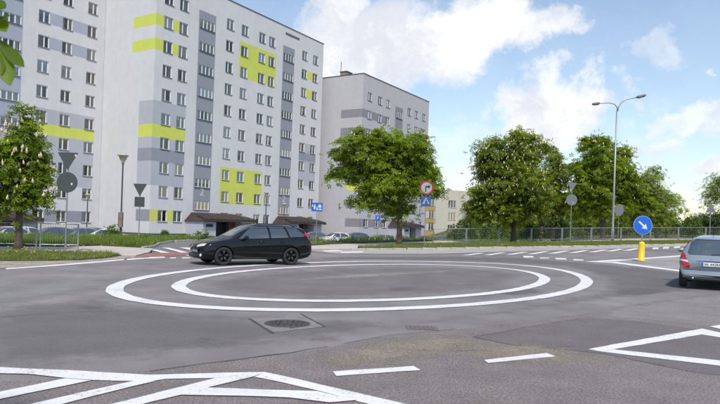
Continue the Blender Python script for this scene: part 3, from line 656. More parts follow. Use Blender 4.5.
# --- left block, set back behind the gable
PC = (-31.019, 72.440); TC, FC = 1.95, 2.70
PCe = (PC[0] - DIR[0] * .03, PC[1] - DIR[1] * .03)
colsC = [(-2.25, -1.05), (-5.3, -4.12), (-8.05, -6.8)]
opC = [(a, b, TC + FC * k - 1.3, TC + FC * k) for k in range(10) for (a, b) in colsC] + [(-15.2, -13.9, TC + FC * k - 1.3, TC + FC * k) for k in range(10)]
stC = [(-12.35, -9.9, 22.18 - 2.68 * k - .98, 22.18 - 2.68 * k) for k in range(-1, 8)]
pC = [(-12.5, -9.72, 2.2, 26.2, 4)]
for k in (7, 8): pC += [(-6.8, -5.3, TC + FC * k - 1.3, TC + FC * k, 4), (-4.12, -2.25, TC + FC * k - 1.3, TC + FC * k, 4)]
pC += [(-8.05, -1.0, 10.15, 11.37, 3), (-8.05, -1.0, 11.37, 13.0, 1), (-8.05, -1.0, 4.7, 10.15, 1), (-9.6, -8.05, .65, 1.95, 2), (-6.8, -5.3, .65, 1.95, 2), (-4.12, -2.25, .65, 1.95, 2)]
BC, ptC = block('apartment_block', PCe, -17, 0, -2.2, 28.9, 11, opC, stC, pC, [], 9, 'leftmost white apartment block with blue grey strips and a lime band, behind the small chestnut', -.75)
canopy(BC, ptC, -15.5, -8.6, 1.0, -1.0, 3.2)
# --- eight-storey block further right
P2 = (-.208, 93.194); TB, FB = 2.36, 2.812
colsB = [(1.44, 2.72), (4.66, 5.94), (7.3, 8.58), (14.95, 16.23), (17.72, 19.0), (20.8, 22.08)]
opB = [(a, b, TB + FB * k - 1.3, TB + FB * k) for k in range(8) for (a, b) in colsB]
stB = [(10.65, 13.05, 20.9 - FB * k - 1.3, 20.9 - FB * k) for k in range(7)]
pB = [(10.5, 13.2, 2.4, 21.5, 2)]
for k in (6, 5, 1, 0): pB += [(0, 8.6, TB + FB * k - 1.3, TB + FB * k, 2)]
pB += [(0, 8.6, TB + FB * 2 - 1.3, TB + FB * 2, 3)]
def gp2(a, b, z0_, z1_, m): return (11 - b, 11 - a, z0_, z1_, m)
gB = [gp2(0, 3.9, TB + FB * 6 - 1.3, TB + FB * 6, 2), gp2(0, 3.9, TB + FB * 5 - 1.3, TB + FB * 5, 2), gp2(0, 2.5, TB + FB - 1.3, TB + FB, 2), gp2(0, 2.5, TB - 1.3, TB, 2), gp2(0, 2.5, TB + FB * 2 - 1.3, TB + FB * 2, 3)]
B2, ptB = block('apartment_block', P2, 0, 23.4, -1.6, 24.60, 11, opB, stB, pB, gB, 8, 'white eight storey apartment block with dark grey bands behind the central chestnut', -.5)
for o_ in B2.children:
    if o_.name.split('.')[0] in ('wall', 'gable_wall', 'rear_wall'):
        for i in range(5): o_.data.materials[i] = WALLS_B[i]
canopy(B2, ptB, 9.2, 16.5, 1.5, -.7)
bm = box((*ptB(1.2, 4.0), 24.95), (1.6, 1.2, .75), RZA); bx(bm, (*ptB(1.2, 4.0), 25.38), (1.8, 1.4, .1), RZA); ch = obj('chimney', bm, mat('chimney_concrete', (.25, .22, .2), .9, var=.2), B2)
obj('mast', tubebm([(*ptB(.6, 4.6), 24.5), (*ptB(.6, 4.6), 27.0)], .05, 6), M_flash, ch)
# --- low yellow-and-cream school behind
SY = 138.; CREAM = wallmat('cream_render', (.50, .475, .41)); OCHRE = wallmat('ochre_render', (.55, .37, .13)); M_schoolpanel = wallmat('school_white', (.6, .6, .58))
sc = at(436, 236, SY); fh = 12.4 * SY / FPX
SB = tag(empty('school_building', (sc.x, sc.y, -1.)), 'low cream building with ochre yellow panels between the chestnuts', 'building')
zt = at(436, 189.5, SY).z + 1.
def wcell(P, d, s0, s1, z0, z1, opens, paints, parent, mats):
    o = wall('wall', parent, P, d, s0, s1, z0, z1, opens, paints, .2)
    for i in range(len(WALLS)): o.data.materials[i] = mats[min(i, len(mats) - 1)]
    return o
dS = (.93, .3676); dl = math.hypot(*dS); nS = (dS[1], -dS[0])
opS = [(s, s + 2.0, z - 1.7, z) for s in (2.9, 9.5, 13.5, 17, 20.5) for z in (zt - 2.3, zt - 2.3 - fh, zt - 2.3 - 2 * fh)]
wcell((0, 0), dS, 0, 24, 0, zt, opS, [], SB, [CREAM])
dY = (.72, -.694); q = (-dY[0] * 9, -dY[1] * 9)
opY = [(s, s + 1.5, z - 1.8, z) for s in (.6, 2.5, 4.4, 6.6) for z in (zt - 1.9, zt - 1.9 - fh, zt - 1.9 - 2 * fh)]
pY = [(0, 8.6, zt - 3.7 - 1.3 - k * fh, zt - 3.7 - k * fh - .05, 1) for k in range(3)] + [(0, 8.6, zt - 1.85 - k * fh, zt - .9 - k * fh, 1) for k in range(1)]
wcell(q, dY, 0, 9, 0, zt - .5, opY, pY, SB, [M_schoolpanel, OCHRE])
for o in opS: place_window(SB, (0, 0), dS, o, (.33, .66))
for o in opY: place_window(SB, q, dY, o, (.5,))
bm = bmesh.new(); pts4 = [(0, 0), (dS[0] * 24, dS[1] * 24), (dS[0] * 24 - nS[0] * 12, dS[1] * 24 - nS[1] * 12), (q[0] - nS[0] * 8, q[1] - nS[1] * 12), q]
for zz, wdt in ((zt - .02, 0), ): bm.faces.new([bm.verts.new((*p, zz)) for p in pts4])
obj('roof', bm, M_flash, SB)
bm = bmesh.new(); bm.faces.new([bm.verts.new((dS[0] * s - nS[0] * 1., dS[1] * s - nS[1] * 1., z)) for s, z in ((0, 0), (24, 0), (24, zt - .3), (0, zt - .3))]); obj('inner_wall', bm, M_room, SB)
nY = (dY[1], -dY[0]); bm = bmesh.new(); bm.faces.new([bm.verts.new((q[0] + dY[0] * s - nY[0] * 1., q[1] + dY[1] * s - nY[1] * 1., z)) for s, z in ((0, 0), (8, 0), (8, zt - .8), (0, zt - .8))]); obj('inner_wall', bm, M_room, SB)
wcell((dS[0] * 24, dS[1] * 24), (-nS[0], -nS[1]), 0, 12, 0, zt, [], [], SB, [CREAM])
# ------------------------------------------------------------------ vegetation
M_bark = mat('bark', (.085, .068, .052), .95, var=.35, vscale=9., bump=.8, bscale=25); M_bark2 = mat('grey_bark', (.14, .12, .10), .95, var=.3, vscale=9., bump=.6, bscale=25)
M_chest = leafmat('chestnut_leaf', (.062, .105, .010), (.285, .37, .030), .5)
M_chest2 = leafmat('chestnut_leaf_bright', (.068, .122, .010), (.30, .42, .028), .5)
M_light = leafmat('light_leaf', (.10, .16, .02), (.33, .42, .07), .38); M_dark = leafmat('dark_leaf', (.03, .062, .015), (.13, .19, .045), .33); M_purple = leafmat('dull_red_leaf', (.045, .028, .024), (.15, .10, .06), .3)
M_bush = leafmat('shrub_leaf', (.045, .09, .014), (.19, .28, .05), .35)
M_candle = mat('chestnut_blossom', (.56, .50, .33), .9, var=.15, vscale=9.)
def unit(v): return v / np.maximum(np.linalg.norm(v, axis=-1, keepdims=True), 1e-9)
def leaves(C, Nn, size, nl, rnd, droop=.30, wid=.17):
    """palmate leaves: nl leaflets round each centre"""
    n = len(C); ref = unit(RNG.normal(size=(n, 3))); T = unit(np.cross(Nn, ref)); Bt = np.cross(Nn, T)
    sz = size * RNG.uniform(.7, 1.2, n); V = []; rr = []
    spread = 2 * math.pi * .78 if nl > 1 else 0
    for k in range(nl):
        a = -spread / 2 + spread * k / max(1, nl - 1); u = T * math.cos(a) + Bt * math.sin(a); s = np.cross(Nn, u); ln = (sz * (1 - .30 * abs(k - (nl - 1) / 2) / max(1, (nl - 1) / 2)))[:, None]
        dn = -Nn * droop
        V.append(np.stack([C, C + u * ln * .58 + s * ln * wid + dn * ln * .25, C + u * ln + dn * ln, C + u * ln * .58 - s * ln * wid + dn * ln * .25], 1)); rr.append(np.repeat(rnd[:, None], 4, 1))
    V = np.concatenate(V, 1).reshape(-1, 3); rr = np.concatenate(rr, 1).ravel(); F = np.arange(len(V)).reshape(-1, 4); return V, F, rr
def crown_points(lobes, n_cl, per, spread, shell=.62, hollow=True):
    """clusters through each lobe's volume, thicker towards the outside and with gaps"""
    vol = np.array([l[3] * l[4] * l[5] for l in lobes])**.75; cnt = RNG.multinomial(n_cl, vol / vol.sum()); C = []; O = []; S = []
    for l, c in zip(lobes, cnt):
        u = unit(RNG.normal(size=(c, 3))); rad = shell + (1 - shell) * RNG.random(c)**.7 + RNG.normal(0, .06, c)
        keep = RNG.random(c) < np.where(u[:, 2] < -.55, .5, 1.)
        u, rad = u[keep], rad[keep]; p = np.array(l[:3]) + u * rad[:, None] * np.array(l[3:6])
        o = unit(u / np.array(l[3:6])); tone = RNG.random(len(p))
        sp = spread * RNG.uniform(.6, 1.4, len(p)); m = RNG.integers(int(per * .5), int(per * 1.5) + 1, len(p)); ix = np.repeat(np.arange(len(p)), m)
        # a cluster is a flattish spray that follows the outside of the crown
        d = RNG.normal(size=(len(ix), 3)) * np.array([1, 1, .42]) * sp[ix][:, None]; d[:, 2] -= .9 * (d[:, 0]**2 + d[:, 1]**2) / np.maximum(sp[ix], .05) * .25; C.append(p[ix] + d); O.append(o[ix]); S.append(tone[ix])
    return np.concatenate(C), np.concatenate(O), np.concatenate(S)
def limbs(bm, base, top, r0, lobes, n, seed):
    rnd = random.Random(seed)
    for k in range(n):
        l = lobes[k % len(lobes)]; e = Vector(l[:3]) + Vector((rnd.uniform(-.5, .5) * l[3], rnd.uniform(-.5, .5) * l[4], rnd.uniform(-.3, .6) * l[5])); t = rnd.uniform(.45, 1.); s = base.lerp(top, t)
        mid = s.lerp(e, .5) + Vector((rnd.uniform(-.2, .2), rnd.uniform(-.2, .2), rnd.uniform(.1, .5))); tube(bm, [s, s.lerp(mid, .5) + Vector((0, 0, .05)), mid, e], [r0 * .42, r0 * .34, r0 * .24, r0 * .07], 6)
def tree(name, label, px, py, lobes_px, trunk_r, leafm, size, nl, n_cl, per, spread, candles=0, lean=(0, 0), ydepth=None, group=None, bark=None, fork=.45, seed=1, wid=.17, upb=.55, csize=1.0, cat='tree', zoff=.1, base=None, shell=.62, lumps=0):
    if base is None: x, y = G(px, py) if ydepth is None else (at(px, py, ydepth).x, ydepth)
    else: x, y = base
    z = h(x, y) + zoff; o = empty(name, (x, y, z)); tag(o, label, cat, group)
    k = y / FPX; lobes = []
    for lb in lobes_px:
        p = at(lb[0], lb[1], y); dd = lb[4] if len(lb) > 4 else 0.; rx, rz = lb[2] * k, lb[3] * k
        lobes.append((p.x - x, dd * k, p.z - z, rx, (rx + rz) / 2, rz))
    if lumps:
        rr0 = random.Random(seed); ext = []
        for l in lobes:
            for _ in range(lumps):
                u = Vector((rr0.gauss(0, 1), rr0.gauss(0, 1), rr0.gauss(.15, .8))).normalized(); f_ = rr0.uniform(.26, .42); q_ = rr0.uniform(.82, 1.02)
                ext.append((l[0] + u.x * l[3] * q_, l[1] + u.y * l[4] * q_, l[2] + u.z * l[5] * q_, l[3] * f_ * 1.15, l[4] * f_ * 1.15, l[5] * f_ * .8))
        lobes = [(*l[:3], l[3] * .86, l[4] * .86, l[5] * .86) for l in lobes] + ext
    top = Vector((sum(l[0] for l in lobes) / len(lobes) * .6, 0, max(l[2] for l in lobes) * .95)); b0 = Vector((0, 0, -.15))
    bm = bmesh.new(); fk = top * fork
    pts = [b0, Vector((lean[0] * .15, lean[1] * .15, .25)), fk * .5 + Vector((lean[0] * .4 + .03, lean[1] * .4, 0)), fk + Vector((lean[0], lean[1], 0)), (fk + top) / 2 + Vector((.06, .05, 0)), top]
    tube(bm, pts, [trunk_r * 1.45, trunk_r * 1.08, trunk_r * .92, trunk_r * .72, trunk_r * .42, trunk_r * .1], 10)
    limbs(bm, pts[2], pts[4], trunk_r, lobes, min(26, max(8, 2 * len(lobes))), seed); bmesh.ops.recalc_face_normals(bm, faces=bm.faces)
    obj('trunk', bm, bark or M_bark, o, True)
    C, O, S = crown_points(lobes, n_cl, per, spread, shell); Nn = unit(O * .5 + np.array([0, 0, upb]) + RNG.normal(size=C.shape) * .34)
    rn = np.clip(.15 + .6 * S + RNG.normal(0, .16, len(S)), 0, 1); V, F, rr = leaves(C, Nn, size, nl, rn, wid=wid); obj('crown', nmesh('crown', V, F, rr), leafm, o)
    if candles:
        Cc, Oc, _ = crown_points(lobes, candles * 2, 1, .05, .93); sel = Oc[:, 2] > -.45; Cc = (Cc + Oc * .12)[sel]
        Vv = []; Ff = []; nb = 0
        prof = [(0, .02), (.2, .06), (.5, .048), (.8, .026), (1., .004)]
        for c in Cc:
            H_ = random.uniform(.16, .30) * csize; w = random.uniform(.8, 1.25) * csize; tx, ty = random.gauss(0, .12), random.gauss(0, .12); a0 = random.random() * 6
            for (t, r_) in prof:
                for q in range(5):
                    a = a0 + q * 1.2566 + t * 2; rr_ = r_ * w * random.uniform(.75, 1.3); Vv.append((c[0] + math.cos(a) * rr_ + tx * t * H_, c[1] + math.sin(a) * rr_ + ty * t * H_, c[2] + t * H_))
            for j in range(4):
                for q in range(5): Ff.append((nb + j * 5 + q, nb + j * 5 + (q + 1) % 5, nb + (j + 1) * 5 + (q + 1) % 5, nb + (j + 1) * 5 + q))
            nb += 25
        tag(obj('blossoms', nmesh('blossoms', np.array(Vv), np.array(Ff)), M_candle, o), kind='stuff')
    return o
tree('chestnut_tree', 'small horse chestnut full of cream blossom candles on the left verge', 18, 251, [(18, 158, 25, 34), (2, 182, 34, 30), (34, 190, 18, 22), (31, 121, 8, 15), (-16, 165, 30, 36), (40, 168, 9, 16), (10, 205, 28, 14), (47, 182, 7, 9), (8, 170, 26, 28), (16, 132, 14, 14)], .15, M_chest2, .23, 6, 360, 16, .22, 420, lumps=3, seed=3, csize=.95, shell=.5)
tree('chestnut_tree', 'round horse chestnut in the middle, in front of the eight storey block', 399, 246, [(366, 156, 25, 26), (413, 156, 23, 26), (392, 182, 36, 24), (350, 172, 15, 16), (430, 178, 13, 16, 42), (400, 208, 20, 11, 12), (364, 135, 11, 10), (418, 138, 11, 10), (385, 150, 20, 20), (439, 192, 6, 7, 48), (372, 200, 20, 12), (338, 156, 5, 5), (395, 170, 26, 26), (434, 168, 12, 16, 46), (442, 186, 8, 9, 52), (392, 136, 16, 12)], .2, M_chest2, .31, 6, 560, 17, .36, 110, lumps=3, seed=5, fork=.5, shell=.5)
tree('chestnut_tree', 'tall horse chestnut thick with white candles behind the fence gap, left of the round sign', 513, 243.5, [(496, 158, 22, 24), (527, 152, 19, 23), (489, 200, 20, 22), (524, 195, 24, 26), (507, 178, 31, 30), (541, 200, 10, 18), (478, 210, 10, 14), (515, 140, 13, 10), (507, 214, 28, 12), (510, 185, 26, 26)], .2, M_chest, .30, 6, 760, 18, .36, 1900, lumps=3, seed=8, csize=.8, shell=.5)
tree('chestnut_tree', 'broad horse chestnut behind the double arm street lamp', 602, 241.5, [(597, 158, 18, 24), (588, 190, 22, 22), (620, 184, 20, 22), (607, 170, 25, 26), (598, 140, 8, 9), (636, 196, 12, 14), (577, 205, 12, 12), (610, 205, 28, 12), (578, 170, 8, 14), (605, 185, 24, 24)], .2, M_chest2, .32, 6, 700, 18, .38, 330, lumps=3, lean=(.25, 0), ydepth=56, seed=11, shell=.5)
tree('chestnut_tree', 'chestnut half hidden behind the tall blossoming one', 553, 241, [(556, 178, 13, 22), (548, 200, 18, 20), (566, 205, 10, 18), (540, 190, 12, 18)], .16, M_chest, .30, 6, 420, 14, .38, 400, lumps=2, ydepth=59, seed=12, shell=.5)
tree('acacia_tree', 'thin airy light green tree leaning beside the broad chestnut', 657, 240.5, [(648, 186, 13, 16), (658, 200, 15, 14), (640, 205, 13, 16), (672, 203, 10, 9), (654, 172, 8, 9), (684, 207, 5, 4), (662, 218, 12, 9), (643, 222, 10, 9), (640, 190, 14, 16), (652, 210, 18, 14)], .13, M_light, .22, 5, 480, 15, .36, 0, lean=(-.5, 0), ydepth=57, seed=14, bark=M_bark2)
tree('acacia_tree', 'sparse tree crown at the right edge above the triangular sign', 742, 240, [(722, 190, 14, 12), (712, 198, 8, 9), (735, 185, 16, 14), (716, 180, 8, 6), (745, 200, 20, 16)], .16, M_light, .2, 5, 360, 14, .4, 0, ydepth=60, seed=15, bark=M_bark2)
tree('purple_tree', 'dull red leaved small tree in the shade behind the blossoming chestnut', 541, 240, [(536, 212, 16, 14), (550, 216, 12, 12), (525, 220, 12, 10)], .14, M_purple, .16, 3, 220, 14, .42, 0, ydepth=66, seed=17)
tree('background_tree', 'round dark green tree beyond the fence, behind the silver car', 700, 240, [(699, 224, 12, 10), (692, 230, 12, 7), (708, 231, 10, 8), (700, 217, 6, 5)], .18, M_dark, .2, 2, 260, 16, .5, 0, ydepth=84, seed=18, wid=.3)
tree('juniper_shrub', 'dark conical evergreen left of the blossoming chestnut', 470, 240, [(470, 226, 8, 10), (470, 214, 5, 9), (470, 205, 3, 5)], .1, M_dark, .16, 3, 260, 16, .3, 0, ydepth=66, seed=19, wid=.1, cat='shrub')
# shrubs behind the right fence and by the blocks; each its own
def shrub(px, pyb, Y, wpx, hpx, m, label, n=110, name='shrub', size=.13, zoff=0.0, group=None, nl=2):
    b = at(px, pyb, Y); z = h(b.x, Y) + zoff; k = Y / FPX; o = tag(empty(name, (b.x, Y, z)), label, 'shrub', group); w, hh = wpx * k / 2, hpx * k
    lobes = [(random.uniform(-.35, .35) * w, random.uniform(-.2, .2) * w, hh * random.uniform(.35, .62), w * random.uniform(.5, .75), w * random.uniform(.5, .7), hh * random.uniform(.32, .45)) for _ in range(5)]
    bm = bmesh.new()
    for l in lobes: tube(bm, [(0, 0, -.1), (l[0] * .4, l[1] * .4, l[2] * .5), l[:3]], [.035, .025, .01], 5)
    bmesh.ops.recalc_face_normals(bm, faces=bm.faces); obj('stems', bm, M_bark, o)
    C, O, S = crown_points(lobes, n, 14, .13 * max(1, hh / 1.6), .45); Nn = unit(O * .6 + np.array([0, 0, .3]) + RNG.normal(size=C.shape) * .5)
    V, F, rr = leaves(C, Nn, size, nl, np.clip(.15 + .6 * S + RNG.normal(0, .15, len(S)), 0, 1), wid=.28); obj('foliage', nmesh('foliage', V, F, rr), m, o)
    return o
gr_ = 'shrubs beyond the right hand fence'
for i, (px, Y, w, hh, m, lab) in enumerate([(455, 62, 20, 16, M_dark, 'dark low shrub beyond the fence below the cream building'), (487, 63, 22, 22, M_bush, 'green shrub beyond the fence just left of the blossoming chestnut trunk'), (528, 64, 22, 24, M_dark, 'dark shrub beyond the fence just right of the blossoming chestnut trunk'),
        (556, 63, 26, 26, M_bush, 'green shrub beyond the fence left of the sign post with two sign backs'), (583, 64, 24, 30, M_light, 'light green shrub beyond the fence left of the broad chestnut trunk'), (600, 70, 24, 34, M_bush, 'tall green shrub directly behind the broad chestnut trunk'),
        (619, 63, 22, 30, M_light, 'light green shrub beyond the fence right of the street lamp post'), (637, 66, 26, 26, M_bush, 'green shrub beyond the fence behind the blue arrow sign'), (666, 64, 28, 22, M_dark, 'dark green shrub beyond the fence at the foot of the airy leaning tree'),
        (688, 66, 24, 18, M_bush, 'low green shrub beyond the fence above the silver car roof'), (718, 66, 30, 20, M_dark, 'dark shrub beyond the fence at the right edge of the picture')]):
    shrub(px, 236, Y, w, hh + 6, m, lab, 130, size=.22, group=gr_)
for (px, pyb, Y, w, hh, lab) in [(110, 238, 45, 24, 24, 'rounded green bush beside the street lantern on the left bank'), (165, 236, 58, 9, 12, 'small upright bush at the corner of the ten storey block'), (150, 238, 56, 16, 7, 'low bush left of the small upright one by the ten storey block'), (184, 238, 57, 16, 9, 'low bush in front of the first porch, left one'), (203, 238, 57, 24, 12, 'bushy green shrub in front of the first porch, just above the black car bonnet'),
                            (349, 239, 62, 10, 7, 'small clipped bush between parked cars left of the central chestnut'), (318, 237, 60, 16, 8, 'bush at the foot of the blue house sign'), (30, 240, 44, 16, 12, 'green bush between parked cars behind the left fence'), (378, 240, 64, 14, 6, 'low bush on the bank left of the central trunk')]:
    shrub(px, pyb, Y, w, hh + 3, M_bush, lab, 80, size=.14)
Vs, Fs, Rs, off = [], [], [], 0
for k in range(34):
    px = 452 + k * 8.6 + random.uniform(-3, 3); Y = random.uniform(70, 80); x = at(px, 230, Y).x; g0 = h(x, Y) - .1; zt_ = at(px, random.uniform(206, 220) if 540 < px < 640 else random.uniform(216, 226), Y).z; hh = zt_ - g0
    C, O, S = crown_points([(x, Y, g0 + hh * .6, hh * .42, hh * .4, hh * .4), (x, Y, g0 + hh * .25, hh * .5, hh * .4, hh * .28)], 55, 12, .3, .5); V, F, rr = leaves(C, unit(O + np.array([0, 0, .3]) + RNG.normal(size=C.shape) * .5), .32, 2, np.clip(S, 0, 1), wid=.3)
    Vs.append(V); Fs.append(F + off); Rs.append(rr); off += len(V)
tag(obj('thicket', nmesh('thicket', np.concatenate(Vs), np.concatenate(Fs), np.concatenate(Rs)), M_bush), 'tangled green thicket closing the view behind the shrubs of the right fence', 'thicket', kind='stuff')
# far wood on the horizon, one mass
Vs, Fs, Rs, off = [], [], [], 0
for k in range(46):
    px = 380 + k * 11 + random.uniform(-4, 4); Y = random.uniform(150, 210); top = random.uniform(220, 231) if px < 560 else random.uniform(217, 229); x = at(px, 230, Y).x; zt_ = at(px, top, Y).z; r_ = random.uniform(3, 5)
    C, O, S = crown_points([(x, Y, zt_ - r_, r_ * 1.2, r_, r_), (x, Y, max(1.2, zt_ - 2.3 * r_), r_ * 1.3, r_, r_)], 60, 10, .7, .6); V, F, rr = leaves(C, unit(O + RNG.normal(size=C.shape) * .5), .7, 1, np.clip(S, 0, 1), wid=.35)
    Vs.append(V); Fs.append(F + off); Rs.append(rr); off += len(V)
tag(obj('far_wood', nmesh('far_wood', np.concatenate(Vs), np.concatenate(Fs), np.concatenate(Rs)), M_dark), 'far green wood along the horizon behind the right fence', 'wood', kind='stuff')
# near tree outside the left edge: only the end of one bough hangs into the picture
bt = tag(empty('linden_tree', (-4.6, 3.2, 0)), 'leafy bough hanging in at the top left corner close to the camera', 'tree')
bm = bmesh.new(); tube(bm, [(0, 0, -.1), (.03, 0, .6), (.0, .02, 1.8), (.1, 0, 3.2), (.05, 0, 4.4)], [.13, .1, .09, .07, .03], 9)
e1 = at(2, 20, 3.0) - Vector((-4.6, 3.2, 0)); tube(bm, [(.05, 0, 2.4), (.9, -.05, 2.85), (1.9, -.12, 2.95), (2.6, -.18, e1.z + .12), (e1.x - .12, e1.y, e1.z + .08)], [.045, .035, .022, .012, .004], 6)
bmesh.ops.recalc_face_normals(bm, faces=bm.faces); obj('trunk', bm, M_bark, bt, True)
M_near = leafmat('near_leaf', (.06, .12, .010), (.15, .24, .015), .5)
def big_leaf(base, tip, wdt, nrm, r_):
    base, tip, nrm = Vector(base), Vector(tip), Vector(nrm).normalized(); ax = tip - base; s = ax.cross(nrm).normalized(); n = 8; V = []; F = []
    for i in range(n + 1):
        t = i / n; w = wdt * max(0.02, math.sin(math.pi * min(1, t**1.45 * .985 + .01)))**.72; c = base + ax * t - nrm * .06 * ax.length * math.sin(t * 3)
        V += [c - s * w + nrm * w * .22, c, c + s * w + nrm * w * .22]
    for i in range(n): F += [(3 * i, 3 * i + 1, 3 * i + 4, 3 * i + 3), (3 * i + 1, 3 * i + 2, 3 * i + 5, 3 * i + 4)]
    me = nmesh('leaf', np.array([tuple(v) for v in V]), np.array(F), [r_] * len(V)); return me
o0 = Vector((-4.6, 3.2, 0))
for (a, b, wd, nr, r_) in [((-4, 34), (10, 86), .042, (.3, -1, .2), .75), ((-6, 36), (24, 67), .030, (-.2, -1, .5), .35), ((-10, 40), (-2, 80), .045, (.1, -1, .1), .9), ((-12, 22), (10, 16), .035, (0, -.8, .7), .5), ((-4, 14), (6, 32), .03, (.3, -1, 0), .8), ((-20, 10), (-8, 40), .04, (0, -1, .3), .5), ((-16, 0), (6, 8), .035, (0, -1, .4), .3)]:
    obj('leaf', big_leaf(at(*a, 3.0) - o0, at(*b, 2.95) - o0, wd, nr, r_), M_near, bt, True)
for k in range(70):
    t = random.uniform(.2, .86); p = Vector((.05, 0, 2.4)).lerp(Vector((2.35, -.2, 2.9)), t) + Vector((random.gauss(0, .15), random.gauss(0, .2), random.uniform(-.2, .45))); obj('leaf', big_leaf(p, p + Vector((random.uniform(-.1, .1), random.uniform(-.08, .08), -.14)), .04, (random.uniform(-.5, .5), -1, random.uniform(0, 1)), random.random()), M_near, bt, True)

# unseen trees added on the camera's side, to darken what the cars mirror
Vs, Fs, Rs, off = [], [], [], 0
for k in range(60):
    a = R(195 + 150 * k / 59); dd = random.uniform(42, 62); x, y = math.cos(a) * dd * 1.3, math.sin(a) * dd; hgt = random.uniform(7, 12); r_ = hgt * .3
    C, O, S = crown_points([(x, y, hgt - r_, r_ * 1.2, r_ * 1.2, r_), (x, y, hgt * .4, r_ * 1.4, r_ * 1.4, hgt * .4)], 60, 10, .7, .5); V, F, rr = leaves(C, unit(O + RNG.normal(size=C.shape) * .5), .9, 1, np.clip(S, 0, 1), wid=.4)
    Vs.append(V); Fs.append(F + off); Rs.append(rr); off += len(V)
tag(obj('far_wood', nmesh('far_wood', np.concatenate(Vs), np.concatenate(Fs), np.concatenate(Rs)), M_dark), 'unseen belt of trees behind the viewer, added to darken the car reflections', 'wood', kind='stuff')
# ------------------------------------------------------------------ street furniture
M_galv = mat('galvanised_steel', (.33, .345, .35), .5, metal=.6, var=.12, vscale=8); M_back = mat('sign_back_grey', (.062, .075, .076), .6, metal=.1, var=.08, vscale=6); M_back2 = mat('sign_back_pale', (.17, .18, .20), .6, metal=.1, var=.06)
M_blue = mat('sign_blue', (.012, .13, .62), .35); M_signw = mat('sign_white', (.66, .66, .67), .4); M_signr = mat('sign_red', (.55, .02, .025), .35); M_blk = mat('sign_black', (.02, .02, .022), .5); M_yel = mat('bollard_yellow', (.80, .52, .012), .4, var=.05, vscale=6)
def flat_sign(parent, name, outline, z, depth, m, ang, yoff=0., dz=.006):
    """plate: 2-D outline (x right, y up as seen from the front), facing -Y turned by ang"""
    bm = bmesh.new(); f = bm.faces.new([bm.verts.new((x, y, 0)) for x, y in outline]); bm.normal_update()
    thick(bm, dz); M = Matrix.Rotation(ang, 4, 'Z') @ Matrix.Translation((0, yoff, z)) @ Matrix.Rotation(R(90), 4, 'X'); bmesh.ops.transform(bm, matrix=M, verts=bm.verts); return obj(name, bm, m, parent)
def circ(r_, n=32, cx=0, cy=0): return [(cx + r_ * math.cos(2 * math.pi * k / n), cy + r_ * math.sin(2 * math.pi * k / n)) for k in range(n)]
def rrect(w, hh, r_=.04, cx=0, cy=0):
    o = []
    for (sx, sy, a0) in ((1, 1, 0), (-1, 1, 90), (-1, -1, 180), (1, -1, 270)):
        for k in range(4): a = R(a0 + k * 30); o.append((cx + sx * (w / 2 - r_) + r_ * math.cos(a), cy + sy * (hh / 2 - r_) + r_ * math.sin(a)))
    return o
def rtri(w, up=True, r_=.05):
    hh = w * .866; pts = [(-w / 2, -hh / 2), (w / 2, -hh / 2), (0, hh / 2)]; o = []
    for i, p in enumerate(pts):
        c = Vector((0, -hh / 6)); v = Vector(p) + (c - Vector(p)).normalized() * r_ * 2; a0 = math.degrees(math.atan2(p[1] - c.y, p[0] - c.x))
        for k in (-60, -30, 0, 30, 60): o.append((v.x + r_ * math.cos(R(a0 + k)), v.y + r_ * math.sin(R(a0 + k))))
    return o if up else [(x, -y) for x, y in reversed(o)]
def post(parent, z1, r_=.032, name='post', m=None): return obj(name, tubebm([(0, 0, -.1), (0, 0, z1)], r_, 10), m or M_galv, parent)
def sign_at(px, pyb, label, name='traffic_sign', Y=None, zoff=.1):
    x, y = G(px, pyb) if Y is None else (at(px, pyb, Y).x, Y); o = tag(empty(name, (x, y, h(x, y) + zoff)), label, 'sign'); return o, y, h(x, y) + zoff
def zz(px, py, y, z0): return at(px, py, y).z - z0
def back_plate(o, name, outline, z, m, ang=0.):
    p = flat_sign(o, name, outline, z, 0, m, ang, -.045, .008)
    ys = [q[1] for q in outline]; wd = max(q[0] for q in outline) * .8
    obj('clamp', box((0, -.043, z + (max(ys) + min(ys)) / 2 + .08), (wd * 1.2, .012, .03), ang), m, p); return p
def sticker(o, x, z, ang=0.): flat_sign(o, 'sticker', rrect(.07, .09, .01), z, 0, M_signw, ang, -.056, .002).location.x = x
# left verge: give-way triangle and round plate, both seen from behind
o, y, z = sign_at(65.2, 252.9, 'inverted triangle over a round plate, both dark sign backs, on the left verge post'); k = y / FPX
post(o, zz(67, 152, y, z)); back_plate(o, 'triangle_plate', rtri(20.5 * k, False, .03), zz(67, 161.5, y, z), M_back, .05); back_plate(o, 'round_plate', circ(10.3 * k), zz(66.5, 182.5, y, z), M_back, .05); sticker(o, .2, zz(66, 184, y, z)); sticker(o, .33, zz(66, 155.5, y, z))
# side road: triangle over square, backs
o, y, z = sign_at(138.5, 243, 'inverted triangle over a small square plate, sign backs in front of the white gable', Y=38.5); k = y / FPX
post(o, zz(139, 184, y, z)); back_plate(o, 'triangle_plate', rtri(14.6 * k, False, .03), zz(139, 190.2, y, z), M_back, -.1); back_plate(o, 'square_plate', rrect(10.4 * k, 10. * k), zz(139, 202, y, z), M_back, -.1); sticker(o, .2, zz(139, 203, y, z))
